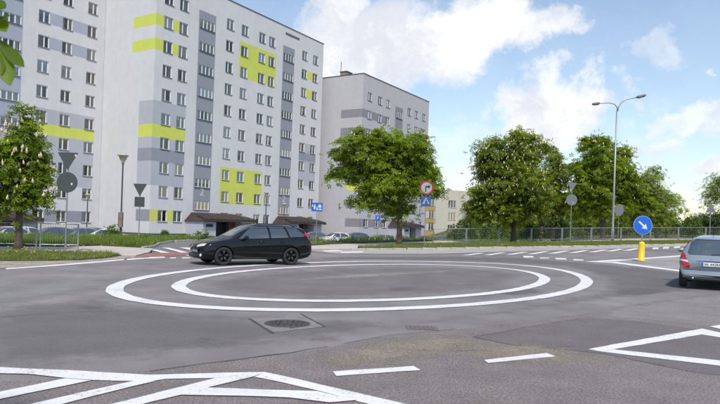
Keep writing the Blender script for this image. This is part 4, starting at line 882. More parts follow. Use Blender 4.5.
# blue residential zone sign
o, y, z = sign_at(316, 240, 'blue rectangular residential zone sign with white figures and a house', Y=50, zoff=.02); k = y / FPX
post(o, zz(316.5, 203, y, z)); pl = flat_sign(o, 'plate', rrect(11.2 * k, 8.8 * k), zz(316.4, 207.2, y, z), 0, M_blue, 0, -.05)
def on(plate_name, outline, z, m, px_, yoff=-.058): 
    q = flat_sign(pl, plate_name, outline, z, 0, m, 0, yoff, .004); q.location.x = px_; return q
zc = zz(316.4, 207.2, y, z)
on('house_pictogram', [(-.13, -.12), (.13, -.12), (.13, .05), (0, .17), (-.13, .05)], zc + .08, M_signw, .22); on('figure', circ(.05, 12), zc + .17, M_signw, -.2); on('figure', [(-.06, -.2), (.06, -.2), (.09, .08), (-.09, .08)], zc + .02, M_signw, -.2); on('figure', circ(.04, 12), zc - .02, M_signw, .0); on('figure', [(-.05, -.14), (.05, -.14), (.06, .05), (-.06, .05)], zc - .12, M_signw, 0); on('car_pictogram', [(-.14, -.06), (.14, -.06), (.12, .02), (.06, .06), (-.06, .06), (-.12, .02)], zc - .17, M_signw, .26); on('tree_pictogram', circ(.07, 10), zc + .1, M_signw, -.38)
# parking sign
o, y, z = sign_at(377, 240, 'small blue parking sign with a white letter P near the central chestnut', Y=62, zoff=.02); k = y / FPX
post(o, zz(377, 215, y, z), .025); pl = flat_sign(o, 'plate', rrect(4.6 * k, 5.6 * k, .03), zz(377.3, 218.3, y, z), 0, M_blue, .0, -.045)
bm = text_bm('P', .42); bmesh.ops.transform(bm, matrix=Matrix.Translation((0, -.055, zz(377.3, 218.3, y, z))) @ Matrix.Rotation(R(90), 4, 'X'), verts=bm.verts); obj('lettering', bm, M_signw, pl)
# round prohibition sign above the pedestrian crossing sign
o, y, z = sign_at(424.2, 247.7, 'red rimmed round prohibition sign above a blue pedestrian crossing sign'); k = y / FPX
post(o, zz(426.5, 181, y, z)); zc = zz(427, 188, y, z); rr = 7.2 * k; M_dullr, M_dullw, M_dullb = mat('shaded_red', (.27, .02, .03), .5), mat('shaded_white', (.34, .34, .37), .5), mat('shaded_blue', (.02, .085, .33), .5)  # darker copies of the sign colours: shade put into the paint
q = flat_sign(o, 'round_plate', circ(rr), zc, 0, M_dullr, 0, -.045); q.location.x = .02
q2 = flat_sign(q, 'white_field', circ(rr * .76), zc, 0, M_dullw, 0, -.053, .003); ar = [(-.10, -.32), (-.02, -.32), (-.02, .02), (.13, .02), (.13, -.08), (.30, .10), (.13, .26), (.13, .14), (-.10, .14)]
flat_sign(q, 'arrow_pictogram', [(x * rr / .55, yy * rr / .55) for x, yy in ar], zc, 0, M_blk, 0, -.057, .003)
zc2 = zz(426, 201.6, y, z); q = flat_sign(o, 'square_plate', rrect(9.6 * k, 10 * k), zc2, 0, M_dullb, 0, -.045); flat_sign(q, 'white_triangle', [(x * 7.6 * k, yy * 7.6 * k) for x, yy in ((-.5, -.36), (.5, -.36), (0, .5))], zc2 + .02, 0, M_dullw, 0, -.053, .003)
flat_sign(q, 'walker_pictogram', [(-.06, -.18), (.0, -.18), (.03, -.04), (.1, -.18), (.15, -.18), (.05, .08), (-.03, .08)], zc2 - .03, 0, M_blk, 0, -.057, .003); flat_sign(q, 'walker_pictogram', circ(.035, 10, .01, .13), zc2 - .03, 0, M_blk, 0, -.057, .003)
# backs on the right
o, y, z = sign_at(570, 243, 'inverted triangle over a round plate, grey sign backs against the right hand trees'); k = y / FPX
post(o, zz(572, 182, y, z)); back_plate(o, 'triangle_plate', rtri(9.6 * k, False, .03), zz(572.5, 187, y, z), M_back2); back_plate(o, 'round_plate', circ(5.6 * k), zz(572.2, 200, y, z), M_back2); sticker(o, .12, zz(572, 203, y, z))
o, y, z = sign_at(617.8, 241.6, 'single grey round sign back on a greenish post beside the street lamp'); k = y / FPX
post(o, zz(618, 205, y, z), .032, m=mat('greenish_post', (.22, .25, .17), .6, metal=.3)); q = back_plate(o, 'round_plate', circ(5.8 * k), zz(617.5, 210.2, y, z), M_back2); q.scale.x = .8
o, y, z = sign_at(709.5, 241, 'triangular grey sign back at the right edge above the silver car', Y=50); k = y / FPX
post(o, zz(710, 203, y, z)); back_plate(o, 'triangle_plate', rtri(11 * k, True, .03), zz(710.2, 208, y, z), M_back2)
# keep-right sign on its yellow bollard
o, y, z = sign_at(641.2, 261.4, 'blue round keep right sign with white arrow on a yellow bollard', 'keep_right_bollard', zoff=.004); o['category'] = 'bollard'; k = y / FPX
hb = zz(641.8, 241.6, y, z); rb = 2.9 * k
obj('bollard', lathe([(0, 0), (rb * 1.25, 0), (rb * 1.25, .05), (rb * 1.02, .06), (rb, hb * .82), (rb * .9, hb * .93), (rb * .55, hb * .985), (0, hb)], 24), M_yel, o, True)
post(o, zz(642, 218, y, z), .03); zc = zz(642.2, 225.4, y, z); rr = 9.1 * k
q = flat_sign(o, 'plate', circ(rr, 40), zc, 0, M_blue, 0, -.05); q2 = flat_sign(q, 'rim', circ(rr * 1.03, 40), zc, 0, M_signw, 0, -.046, .004)
aw = [(-.62, .10), (.12, .10), (.12, .34), (.66, 0), (.12, -.34), (.12, -.10), (-.62, -.10)]; a = R(-42); aw = [((x * math.cos(a) - yy * math.sin(a)) * rr, (x * math.sin(a) + yy * math.cos(a)) * rr) for x, yy in aw]
flat_sign(q, 'arrow', aw, zc, 0, M_signw, 0, -.058, .004)
# double-arm street lamp
x, y = G(612.3, 241.8); z = h(x, y) + .1; k = y / FPX; lp = tag(empty('street_lamp', (x, y, z)), 'tall grey street lamp with two curved arms on the right verge', 'street lamp')
def rel(px, py, dy=0.): return at(px, py, y) - Vector((x, y, z)) + Vector((0, dy, 0))
fk = rel(617.5, 111); obj('pole', tubebm([(0, 0, -.1), (0, 0, .9), (0, 0, 1.0), (0, 0, 3.2), (0, 0, fk.z)], [.13, .13, .10, .085, .055], 12), M_galv, lp, True)
for nm, pts, hd in (('arm', [(617.5, 111.5), (617.2, 107.5), (614.5, 104.2), (609.5, 103.1), (603, 103.2), (597, 103.8)], ((600, 103.4), (592, 104.4))), ('arm', [(617.5, 111.5), (618.5, 107), (621.5, 102.5), (626, 99.8), (632, 98.5), (638, 97.2)], ((636, 97.6), (646, 95.2)))):
    a_ = obj(nm, tubebm([rel(*p) for p in pts], [.055, .05, .045, .04, .04, .035], 8), M_galv, lp, True)
    p, q = rel(*hd[0]), rel(*hd[1]); bm = bmesh.new(); v = (q - p).normalized(); tube(bm, [p, p + (q - p) * .25, p + (q - p) * .8, q], [.05, .13, .12, .05], 8)
    for w_ in bm.verts: w_.co.z = (w_.co.z - (p.z + q.z) / 2) * .55 + (p.z + q.z) / 2 if False else w_.co.z
    bmesh.ops.recalc_face_normals(bm, faces=bm.faces); ob = obj('lamp_head', bm, mat('lamp_housing', (.13, .15, .16), .5, metal=.4), a_, True)
# park lanterns
def lantern(px, pyb, Y, pyt, label, head=1.0, box_=False):
    b = at(px, pyb, Y); z = h(b.x, Y); o = tag(empty('street_lantern', (b.x, Y, z)), label, 'street lantern'); t = at(px, pyt, Y).z - z
    obj('pole', tubebm([(0, 0, -.1), (0, 0, 1.2), (0, 0, 1.25), (0, 0, t - .7 * head)], [.085, .08, .055, .05], 10), mat('lantern_pole', (.10, .10, .10), .5, metal=.3), o)
    hd = obj('lamp_shade', lathe([(0, t), (.12 * head, t - .03), (.36 * head, t - .16 * head), (.38 * head, t - .2 * head), (.3 * head, t - .21 * head)], 16), mat('lantern_cap', (.42, .35, .28), .6), o, True); obj('diffuser', lathe([(.29 * head, t - .215 * head), (.2 * head, t - .45 * head), (.09 * head, t - .62 * head), (.08 * head, t - .75 * head), (0, t - .75 * head)], 16), mat('lantern_glass', (.5, .47, .43), .3), hd, True)
    if box_: obj('notice_box', box((.02, -.13, 1.35), (.28, .2, 1.0)), mat('weathered_box', (.2, .17, .14), .8, var=.3, vscale=5), o)
lantern(120.3, 242, 40.5, 152.8, 'tall lantern with mushroom shade on the left bank in front of the gable', 1.0, True)
lantern(86.5, 234, 58, 193.5, 'small lantern before the windows of the leftmost block', .75); lantern(265.5, 224, 62, 191.5, 'lantern behind the black car, left of the second porch', .75); lantern(283.5, 226, 66, 203, 'lantern in front of the second entrance strip', .75)
# fences: framed panels with thin bars, each panel a thing that could be lifted out
def fence_panel(p, q, label, group, hgt=1.08, m=None, pitch=.10):
    zA, zB = h(*p) + .1, h(*q) + .1; o = tag(empty('fence_panel', (p[0], p[1], zA)), label, 'fence', group); d = Vector((q[0] - p[0], q[1] - p[1], zB - zA)); n = int(d.length / pitch); mm = m or M_galv
    for t in (.012, .988): obj('post', tubebm([d * t + Vector((0, 0, -.12)), d * t + Vector((0, 0, hgt + .02))], .034, 8), mm, o)
    for zr in (hgt, .18): obj('rail', tubebm([d * .012 + Vector((0, 0, zr)), d * .988 + Vector((0, 0, zr))], .024 if zr > 1 else .018, 6), mm, o)
    bm = bmesh.new()
    for k in range(1, n): bx(bm, d * (k / n) + Vector((0, 0, (hgt + .18) / 2)), (.007, .007, hgt - .18))
    tag(obj('bars', bm, mm, o), kind='stuff'); return o
def along(line, step):
    out = [line[0]]; acc_ = 0.
    for p, q in zip(line[:-1], line[1:]):
        l = math.dist(p, q); t = step - acc_
        while t <= l: out.append((p[0] + (q[0] - p[0]) * t / l, p[1] + (q[1] - p[1]) * t / l)); t += step
        acc_ = l - (t - step)
    return out
fr_ = along(GP([(432.5, 244.4), (475.7, 243.9), (542.6, 243.2), (599, 242.4), (650, 241.9), (735, 240.9)]), 2.75); nF = len(fr_) - 1
ordn = ['first', 'second', 'third', 'fourth', 'fifth', 'sixth', 'seventh', 'eighth', 'ninth', 'tenth', 'eleventh', 'twelfth', 'thirteenth', 'fourteenth', 'fifteenth']
for i in range(nF): fence_panel(fr_[i], fr_[i + 1], f'grey railing panel on the right verge, {ordn[min(i, 14)]} from the prohibition sign', 'railing panels along the right verge')
fl_ = [G(-60, 249.6), G(-2, 250.2), G(36.5, 250.9), G(39.4, 251.0), G(78, 251.6)]
fence_panel(fl_[3], fl_[4], 'grey railing panel at the right end of the left fence, beside the sign post', 'railing panels on the left verge'); fence_panel(fl_[1], fl_[2], 'grey railing panel behind the small chestnut trunk', 'railing panels on the left verge'); fence_panel(fl_[0], fl_[1], 'grey railing panel running out of the left edge of the picture', 'railing panels on the left verge')
# ------------------------------------------------------------------ cars
M_tyre = mat('tyre', (.022, .022, .024), .85, bump=.2, bscale=60); M_rimd = mat('rim_dark', (.05, .05, .055), .4, metal=.7); M_rim = mat('rim_silver', (.45, .46, .47), .35, metal=.8); M_trim = mat('black_trim', (.018, .018, .02), .5); M_cglass = mat('car_glass', (.022, .034, .038), .03, spec=.9, coat=.9); M_arch = mat('wheel_arch', (.008, .008, .008), .9)
M_cglass.node_tree.nodes['Principled BSDF'].inputs['Coat IOR'].default_value = 2.2
M_redl = mat('tail_lamp', (.42, .008, .012), .12, coat=.8); M_headl = mat('head_lamp', (.62, .55, .48), .12, coat=.8); M_lampw = mat('lamp_white', (.7, .68, .66), .15, coat=.5); M_plate = mat('number_plate', (.72, .72, .70), .4); M_chrome = mat('chrome', (.6, .6, .62), .15, metal=1.)
def paint(name, col, metal=.0, rough=.28): return mat('paint_' + name, col, rough, metal=metal, coat=(.85 if name == 'black' else 1.), spec=(.05 if name == 'black' else .3))
def pchip(xs, ys, x):
    xs, ys = np.array(xs, float), np.array(ys, float); hh = np.diff(xs); dl = np.diff(ys) / hh; m = np.zeros(len(xs)); m[0], m[-1] = dl[0], dl[-1]
    for i in range(1, len(xs) - 1): m[i] = 0 if dl[i - 1] * dl[i] <= 0 else 2 / (1 / dl[i - 1] + 1 / dl[i])
    x = np.clip(x, xs[0], xs[-1]); i = np.clip(np.searchsorted(xs, x) - 1, 0, len(xs) - 2); t = (x - xs[i]) / hh[i]
    return (2 * t**3 - 3 * t**2 + 1) * ys[i] + (t**3 - 2 * t**2 + t) * hh[i] * m[i] + (-2 * t**3 + 3 * t**2) * ys[i + 1] + (t**3 - t**2) * hh[i] * m[i + 1]
CARS = {
 'estate': dict(L=4.47, W=.905, top=[(0, .60), (.06, .70), (.25, .80), (.7, .905), (1.12, .985), (1.28, 1.06), (1.75, 1.33), (2.05, 1.44), (2.5, 1.495), (3.2, 1.495), (3.8, 1.455), (4.12, 1.405), (4.22, 1.33), (4.37, 1.04), (4.42, .92), (4.47, .78)],
    belt=[(0, .56), (.06, .64), (.3, .74), (.8, .83), (1.3, .90), (2.5, .955), (3.6, 1.0), (4.2, 1.0), (4.4, .92), (4.47, .74)], wid=[(0, .80), (.12, .86), (.4, .895), (1.0, .905), (3.4, .905), (4.1, .88), (4.38, .84), (4.47, .78)], bot=[(0, .30), (.1, .22), (.6, .20), (3.9, .20), (4.3, .27), (4.47, .36)],
    wh=(.875, 3.515), wr=.325, win=[[(1.42, .945), (1.82, 1.255), (2.08, 1.375), (2.6, 1.405), (2.6, .985), (2.0, .965)], [(2.68, .99), (2.68, 1.408), (3.28, 1.40), (3.38, 1.02)], [(3.46, 1.03), (3.37, 1.405), (3.78, 1.375), (4.10, 1.13), (4.05, 1.06)]],
    ws=[(-.60, 1.03), (.60, 1.03), (.52, 1.40), (0, 1.425), (-.52, 1.40)], rw=[(-.58, 1.05), (.58, 1.05), (.5, 1.30), (-.5, 1.30)]),
 'mpv': dict(L=3.84, W=.88, top=[(0, .62), (.05, .72), (.2, .82), (.6, .95), (.85, 1.03), (1.0, 1.12), (1.5, 1.40), (1.85, 1.53), (2.3, 1.585), (2.9, 1.575), (3.4, 1.525), (3.56, 1.49), (3.62, 1.42), (3.72, 1.12), (3.77, .96), (3.82, .80), (3.84, .66)],
    belt=[(0, .58), (.05, .66), (.3, .78), (.9, .90), (2, .97), (3.3, 1.0), (3.65, .98), (3.78, .86), (3.84, .62)], wid=[(0, .76), (.1, .82), (.4, .865), (1.0, .88), (3.0, .88), (3.5, .865), (3.72, .835), (3.84, .79)], bot=[(0, .30), (.1, .22), (.6, .20), (3.3, .20), (3.7, .27), (3.84, .36)],
    wh=(.76, 3.33), wr=.315, win=[[(1.1, 1.0), (1.55, 1.30), (1.95, 1.46), (2.3, 1.49), (2.3, 1.02)], [(2.38, 1.03), (2.38, 1.49), (3.0, 1.475), (3.1, 1.05)], [(3.18, 1.08), (3.1, 1.465), (3.38, 1.42), (3.5, 1.15)]],
    ws=[(-.58, 1.08), (.58, 1.08), (.5, 1.46), (0, 1.49), (-.5, 1.46)], rw=[(-.60, .99), (.60, .99), (.64, 1.06), (.54, 1.42), (0, 1.45), (-.54, 1.42), (-.64, 1.06)]),
 'hatch': dict(L=4.0, W=.85, top=[(0, .58), (.06, .68), (.25, .78), (.7, .88), (1.05, .95), (1.2, 1.02), (1.7, 1.30), (2.0, 1.41), (2.4, 1.46), (3.0, 1.44), (3.45, 1.37), (3.6, 1.30), (3.86, 1.0), (3.94, .9), (4.0, .74)],
    belt=[(0, .54), (.06, .62), (.3, .72), (.8, .82), (1.3, .88), (2.5, .93), (3.5, .97), (3.85, .95), (4.0, .7)], wid=[(0, .74), (.12, .80), (.4, .84), (1.0, .85), (3.0, .85), (3.6, .83), (3.9, .79), (4.0, .74)], bot=[(0, .30), (.1, .22), (.6, .20), (3.4, .20), (3.8, .27), (4.0, .36)],
    wh=(.80, 3.30), wr=.305, win=[[(1.35, .93), (1.75, 1.22), (2.0, 1.34), (2.4, 1.375), (2.4, .95)], [(2.48, .955), (2.48, 1.375), (3.0, 1.36), (3.42, 1.16), (3.4, 1.0)]],
    ws=[(-.56, 1.0), (.56, 1.0), (.5, 1.36), (0, 1.385), (-.5, 1.36)], rw=[(-.55, 1.0), (.55, 1.0), (.5, 1.28), (-.5, 1.28)]),
 'sedan': dict(L=4.45, W=.87, top=[(0, .56), (.06, .66), (.3, .76), (.8, .87), (1.2, .95), (1.38, 1.02), (1.9, 1.30), (2.2, 1.40), (2.6, 1.435), (3.1, 1.41), (3.4, 1.33), (3.85, 1.06), (3.98, 1.02), (4.3, .98), (4.38, .9), (4.45, .7)],
    belt=[(0, .52), (.06, .6), (.3, .7), (.8, .81), (1.4, .88), (2.5, .92), (3.9, .96), (4.3, .92), (4.45, .66)], wid=[(0, .76), (.12, .82), (.4, .86), (1.0, .87), (3.4, .87), (4.1, .85), (4.36, .81), (4.45, .76)], bot=[(0, .30), (.1, .22), (.6, .20), (3.8, .20), (4.25, .27), (4.45, .36)],
    wh=(.85, 3.48), wr=.31, win=[[(1.52, .93), (1.95, 1.22), (2.22, 1.33), (2.62, 1.355), (2.62, .95)], [(2.7, .955), (2.7, 1.352), (3.1, 1.335), (3.4, 1.22), (3.62, 1.04), (3.55, .985)]],
    ws=[(-.56, .99), (.56, .99), (.5, 1.34), (0, 1.365), (-.5, 1.34)], rw=[(-.55, 1.06), (.55, 1.06), (.48, 1.33), (-.48, 1.33)])}
BODY = {}
def body_mesh(kind, dense=True):
    """closed lofted shell, nose at x=0, wheel arches cut out; returns mesh and a tree to lay parts on"""
    if kind in BODY: return BODY[kind]
    c = CARS[kind]; Ln, Wd = c['L'], c['W']; n = 84 if dense else 44
    t = np.linspace(0, 1, n); xs = Ln * (t - .055 * np.sin(2 * math.pi * t) * .9); xs[0], xs[-1] = 0, Ln
    f = lambda key: pchip([p[0] for p in c[key]], [p[1] for p in c[key]], xs)
    top, belt, wid, bot = f('top'), f('belt'), f('wid'), f('bot'); belt = np.minimum(belt, top - .03); nl, nu = 12, 18
    bm = bmesh.new(); rings = []
    for i in range(n):
        half = []; zb, zt, zl, w = bot[i], top[i], belt[i], wid[i]
        half.append((0, zb)); half.append((w * .6, zb)); half.append((w * .88, zb + .01))
        for k in range(nl):
            u = k / (nl - 1); z = zb + .04 + (zl - zb - .04) * u
            y = w * (1 - .085 * ((.5 - u) / .5)**2 if u < .5 else 1 - .045 * ((u - .5) / .5)**2)
            if .60 < u < .72: y += .004
            half.append((y, z))
        wb = w * .955; gh = zt - zl; ex = 2 / 3.6
        for k in range(1, nu + 1):
            a = math.pi / 2 * k / nu; z = zl + gh * math.sin(a)**ex; y = wb * max(0., math.cos(a))**ex; y *= 1 - .30 * min(1, gh / .5) * (z - zl) / max(gh, .05) * min(1., gh / .25)
            half.append((y, z))
        ring = []
        for (y, z) in half: ring.append((y, z))
        full = ring + [(-y, z) for (y, z) in reversed(ring[1:-1])]; vs_ = []
        for (y, z) in full:
            q = abs(y) / Wd; x = xs[i]
            fw = max(0, 1 - x / 1.9); x += .30 * q**2.6 * fw * min(1, 1.0); rwt = max(0, 1 - (Ln - x) / .9); x -= .11 * q**4 * rwt
            vs_.append(bm.verts.new((x, y, z)))
        rings.append(vs_)
    m = len(rings[0])
    for a, b in zip(rings[:-1], rings[1:]):
        for k in range(m): bm.faces.new((a[k], a[(k + 1) % m], b[(k + 1) % m], b[k]))
    bm.faces.new(rings[0]); bm.faces.new(rings[-1]); bmesh.ops.triangulate(bm, faces=[g for g in bm.faces if len(g.verts) > 4]); bmesh.ops.recalc_face_normals(bm, faces=bm.faces)
    tree_ = BVHTree.FromBMesh(bm); me = bpy.data.meshes.new(kind); bm.to_mesh(me); bm.free(); me.materials.append(M_trim); me.materials.append(M_arch)
    o = bpy.data.objects.new('tmp', me); COL.objects.link(o); cut = []
    for wx in c['wh']:
        for s in (-1, 1):
            cb = lathe([(0, -.17), (c['wr'] + .045, -.17), (c['wr'] + .045, .3), (0, .3)], 28, 'Y'); bmesh.ops.translate(cb, verts=cb.verts, vec=(wx, s * (Wd - .06 + (.06 if s < 0 else -.06)*0), c['wr'] + .005)); cm = bpy.data.meshes.new('cut')
            if s > 0: bmesh.ops.scale(cb, vec=(1, -1, 1), verts=cb.verts, space=Matrix.Translation((0, -s * (Wd - .06), 0))); bmesh.ops.reverse_faces(cb, faces=cb.faces)
            bmesh.ops.recalc_face_normals(cb, faces=cb.faces); cb.to_mesh(cm); cb.free(); cm.materials.append(M_arch); co = bpy.data.objects.new('cut', cm); COL.objects.link(co); cut.append(co)
            md = o.modifiers.new('b', 'BOOLEAN'); md.operation = 'DIFFERENCE'; md.object = co; md.solver = 'EXACT'; md.material_mode = 'TRANSFER'
    dg = bpy.context.evaluated_depsgraph_get(); new = bpy.data.meshes.new_from_object(o.evaluated_get(dg)); bpy.data.objects.remove(o)
    for q in cut: bpy.data.objects.remove(q)
    new.name = 'body'; BODY[kind] = (new, tree_); return BODY[kind]
def lay(tree_, poly, org, ux, uy, dr, off=.004, cell=.05):
    """lay a 2-D outline onto the shell: points org + a*ux + b*uy, thrown along dr"""
    bm = poly_bm(poly, cell); ux, uy, dr, org = Vector(ux), Vector(uy), Vector(dr).normalized(), Vector(org); dead = []
    for v in bm.verts:
        hit, nr, _, _ = tree_.ray_cast(org + ux * v.co.x + uy * v.co.y, dr)
        if hit is None: dead.append(v)
        else:
            if nr.dot(dr) > 0: nr = -nr
            v.co = hit + nr * off
    if dead: bmesh.ops.delete(bm, geom=dead, context='VERTS')
    bmesh.ops.recalc_face_normals(bm, faces=bm.faces)
    s = sum((f.normal.dot(dr) for f in bm.faces), 0.)
    if s > 0: bmesh.ops.reverse_faces(bm, faces=bm.faces)
    return bm
def side(tr, poly, s, off=.004, cell=.05): return lay(tr, poly, (0, 3 * s, 0), (1, 0, 0), (0, 0, 1), (0, -s, 0), off, cell)
def front(tr, poly, off=.004, cell=.05): return lay(tr, poly, (-3, 0, 0), (0, 1, 0), (0, 0, 1), (1, 0, 0), off, cell)
def rear(tr, poly, off=.004, cell=.05): return lay(tr, poly, (8, 0, 0), (0, 1, 0), (0, 0, 1), (-1, 0, 0), off, cell)
def strip(a, b, w):
    a, b = Vector(a), Vector(b); d = (b - a).normalized(); nrm = Vector((-d.y, d.x)) * w / 2; return [tuple(a - nrm), tuple(b - nrm), tuple(b + nrm), tuple(a + nrm)]
WH = {}
def wheel_meshes(r_, dark):
    if (r_, dark) in WH: return WH[(r_, dark)]
    w = .10; ty = lathe([(r_ * .66, -w), (r_ * .94, -w * 1.02), (r_, -w * .75), (r_, w * .75), (r_ * .94, w * 1.02), (r_ * .66, w), (r_ * .62, .0), (r_ * .66, -w)], 32, 'Y')
    rm = lathe([(r_ * .67, -w * .96), (r_ * .63, -w * .9), (r_ * .60, -w * .3), (r_ * .2, -w * .2), (0, -w * .2)], 30, 'Y')
    for k in range(5):
        a = k * 2 * math.pi / 5 + .3
        for dd in (-.16, .16):
            p, q = Vector((math.cos(a) * r_ * .12, -w * .55, math.sin(a) * r_ * .12)), Vector((math.cos(a + dd) * r_ * .62, -w * .82, math.sin(a + dd) * r_ * .62)); tube(rm, [p, q], [.032, .024], 6)
    hb = lathe([(0, -w * .9), (r_ * .13, -w * .85), (r_ * .15, -w * .3)], 14, 'Y'); me = bpy.data.meshes.new('t'); hb.to_mesh(me); hb.free(); rm.from_mesh(me); bpy.data.meshes.remove(me); bmesh.ops.recalc_face_normals(rm, faces=rm.faces)
    a_, b_ = bpy.data.meshes.new('wheel'), bpy.data.meshes.new('rim'); ty.to_mesh(a_); ty.free(); rm.to_mesh(b_); rm.free(); a_.materials.append(M_tyre); b_.materials.append(M_rimd if dark else M_rim)
    for q in (a_, b_): q.polygons.foreach_set('use_smooth', [len(p.vertices) == 4 for p in q.polygons])
    WH[(r_, dark)] = (a_, b_); return WH[(r_, dark)]
def smooth_by_angle(me, ang=R(38)):
    me.polygons.foreach_set('use_smooth', [True] * len(me.polygons))
    try: me.set_sharp_from_angle(angle=ang)
    except Exception: pass
def make_car(kind, pm, name, label, pos, head, group=None, dark=False, detail=True, plate=None, mirrors=True):
    """pos = ground point under the car's centre, head = direction of travel (angle from +X)"""
    c = CARS[kind]; me, tr = body_mesh(kind); Ln = c['L']; me = me.copy(); me.materials[0] = pm; smooth_by_angle(me)
    o = empty(name, (pos[0], pos[1], pos[2]), head); tag(o, label, 'car', group); piv = Vector((-Ln / 2, 0, 0))
    def add(nm, bm, m, parent=None, sm=True):
        if isinstance(bm, bmesh.types.BMesh):
            for v in bm.verts: v.co = Vector((Ln / 2 - v.co.x, -v.co.y, v.co.z))
        return obj(nm, bm, m, parent or o, sm)
    for v in me.vertices: v.co = Vector((Ln / 2 - v.co.x, -v.co.y, v.co.z))
    b = link(bpy.data.objects.new('body', me), o)
    for s in (-1, 1):
        for w in c['win']: 
            q = add('side_window', side(tr, w, s, .006, .06), M_cglass)
        if detail:
            xa, xb = c['wh']
            for xd in (1.32 if kind != 'mpv' else 1.05, c['win'][0][-1][0] + .04 if kind != 'estate' else 2.64, c['wh'][1] - .38): add('door_seam', side(tr, strip((xd, .34), (xd + .02, .96), .012), s, .003, .1), M_arch)
            add('sill_trim', side(tr, strip((xa + .42, .27), (xb - .42, .27), .07), s, .003, .15), M_trim)
            for xd in (2.3, 3.15) if kind == 'estate' else (2.0, 2.85): add('door_handle', box((xd, s * (c['W'] - .005), .85), (.2, .05, .035)), pm)
        if mirrors:
            x0 = c['win'][0][0][0] + .22; bm = bmesh.new(); bmesh.ops.create_uvsphere(bm, u_segments=12, v_segments=8, radius=1.); bmesh.ops.transform(bm, matrix=Matrix.Translation((x0, s * (c['W'] + .09), 1.0 if kind != 'mpv' else 1.06)) @ Matrix.Diagonal((.09, .12, .075, 1)), verts=bm.verts); tube(bm, [(x0, s * (c['W'] - .06), .95), (x0, s * (c['W'] + .05), .98)], .03, 6); add('wing_mirror', bm, pm)
    add('windscreen', front(tr, c['ws'], .007, .06), M_cglass); add('rear_window', rear(tr, c['rw'], .009, .04), M_cglass)
    tmp = wheel_meshes(c['wr'], dark)
    for wx in c['wh']:
        for s in (-1, 1):
            w = link(bpy.data.objects.new('wheel', tmp[0]), o); w.location = (Ln / 2 - wx, s * (c['W'] - .125), c['wr'])
            if s > 0: w.rotation_euler = (0, 0, math.pi)
            link(bpy.data.objects.new('rim', tmp[1]), w)
    for s in (-1, 1):
        hl = {'estate': [(.42, .62), (.83, .70), (.86, .79), (.62, .76), (.44, .70)], 'mpv': [(.42, .62), (.8, .70), (.8, .82), (.5, .76)], 'hatch': [(.42, .58), (.78, .64), (.8, .75), (.5, .70)], 'sedan': [(.42, .56), (.8, .60), (.82, .70), (.5, .67)]}[kind]
        add('headlight', lay(tr, [(p[0] * s, p[1]) for p in hl], (-2.0, 1.1 * s, .25), (0, 1, 0), (0, 0, 1), (1, -.55 * s, -.12), .006, .06), M_headl)
    gz = {'estate': (.38, .60), 'mpv': (.4, .6), 'hatch': (.36, .56), 'sedan': (.34, .54)}[kind]
    add('grille', front(tr, [(-.36, gz[0]), (.36, gz[0]), (.40, gz[1]), (-.40, gz[1])], .004, .1), M_trim)
    add('number_plate', front(tr, [(-.26, gz[0] + .05), (.26, gz[0] + .05), (.26, gz[0] + .16), (-.26, gz[0] + .16)], .012, .2), M_plate)
    return o, tr, add, c
# black estate on the far side of the ring
fx, rx_ = at(222.6, 265.6, 21.45), None; th = R(33.5)
hd_ = Vector((-math.cos(th), -math.sin(th), 0)); nearw = Vector((fx.x, fx.y, 0))
left = Vector((-hd_.y, hd_.x, 0))     # car's left side
c_ = CARS['estate']; ctr = nearw - hd_ * (c_['L'] / 2 - c_['wh'][0]) - left * (c_['W'] - .125)
BLK = paint('black', (.004, .0045, .006), 0, .45)
o, tr, add, c = make_car('estate', BLK, 'car', 'black estate car driving left round the far side of the painted ring', (ctr.x, ctr.y, h(ctr.x, ctr.y) + .004), math.atan2(hd_.y, hd_.x), dark=True)
for s in (-1, 1):
    add('tail_light', side(tr, [(4.08, 1.16), (4.20, 1.26), (4.36, 1.02), (4.40, .93), (4.28, .93)], s, .008, .05), M_redl)
    add('roof_rail', tubebm([(2.1, s * .60, 1.44), (2.3, s * .61, 1.50), (3.5, s * .60, 1.50), (3.75, s * .58, 1.42)], .018, 6), M_trim)
    add('fog_lamp', lay(tr, circ(.05, 12, .62 * s, .36), (-2., 0, 0), (0, 1, 0), (0, 0, 1), (1, 0, 0), .006, .1), M_lampw)
    add('wheel_arch_lip', side(tr, [(c['wh'][1] + math.cos(a) * r_, .33 + math.sin(a) * r_) for r_, rg in ((.40, range(0, 13)), (.375, range(12, -1, -1))) for a in [k * math.pi / 12 for k in rg]], s, .006, .06), BLK)
add('bumper_intake', front(tr, [(-.5, .27), (.5, .27), (.45, .35), (-.45, .35)], .005, .1), M_trim); add('rear_bumper_trim', rear(tr, [(-.6, .42), (.6, .42), (.6, .52), (-.6, .52)], .005, .1), M_trim)
add('badge', front(tr, circ(.055, 14, 0, .655), .008, .1), M_chrome)
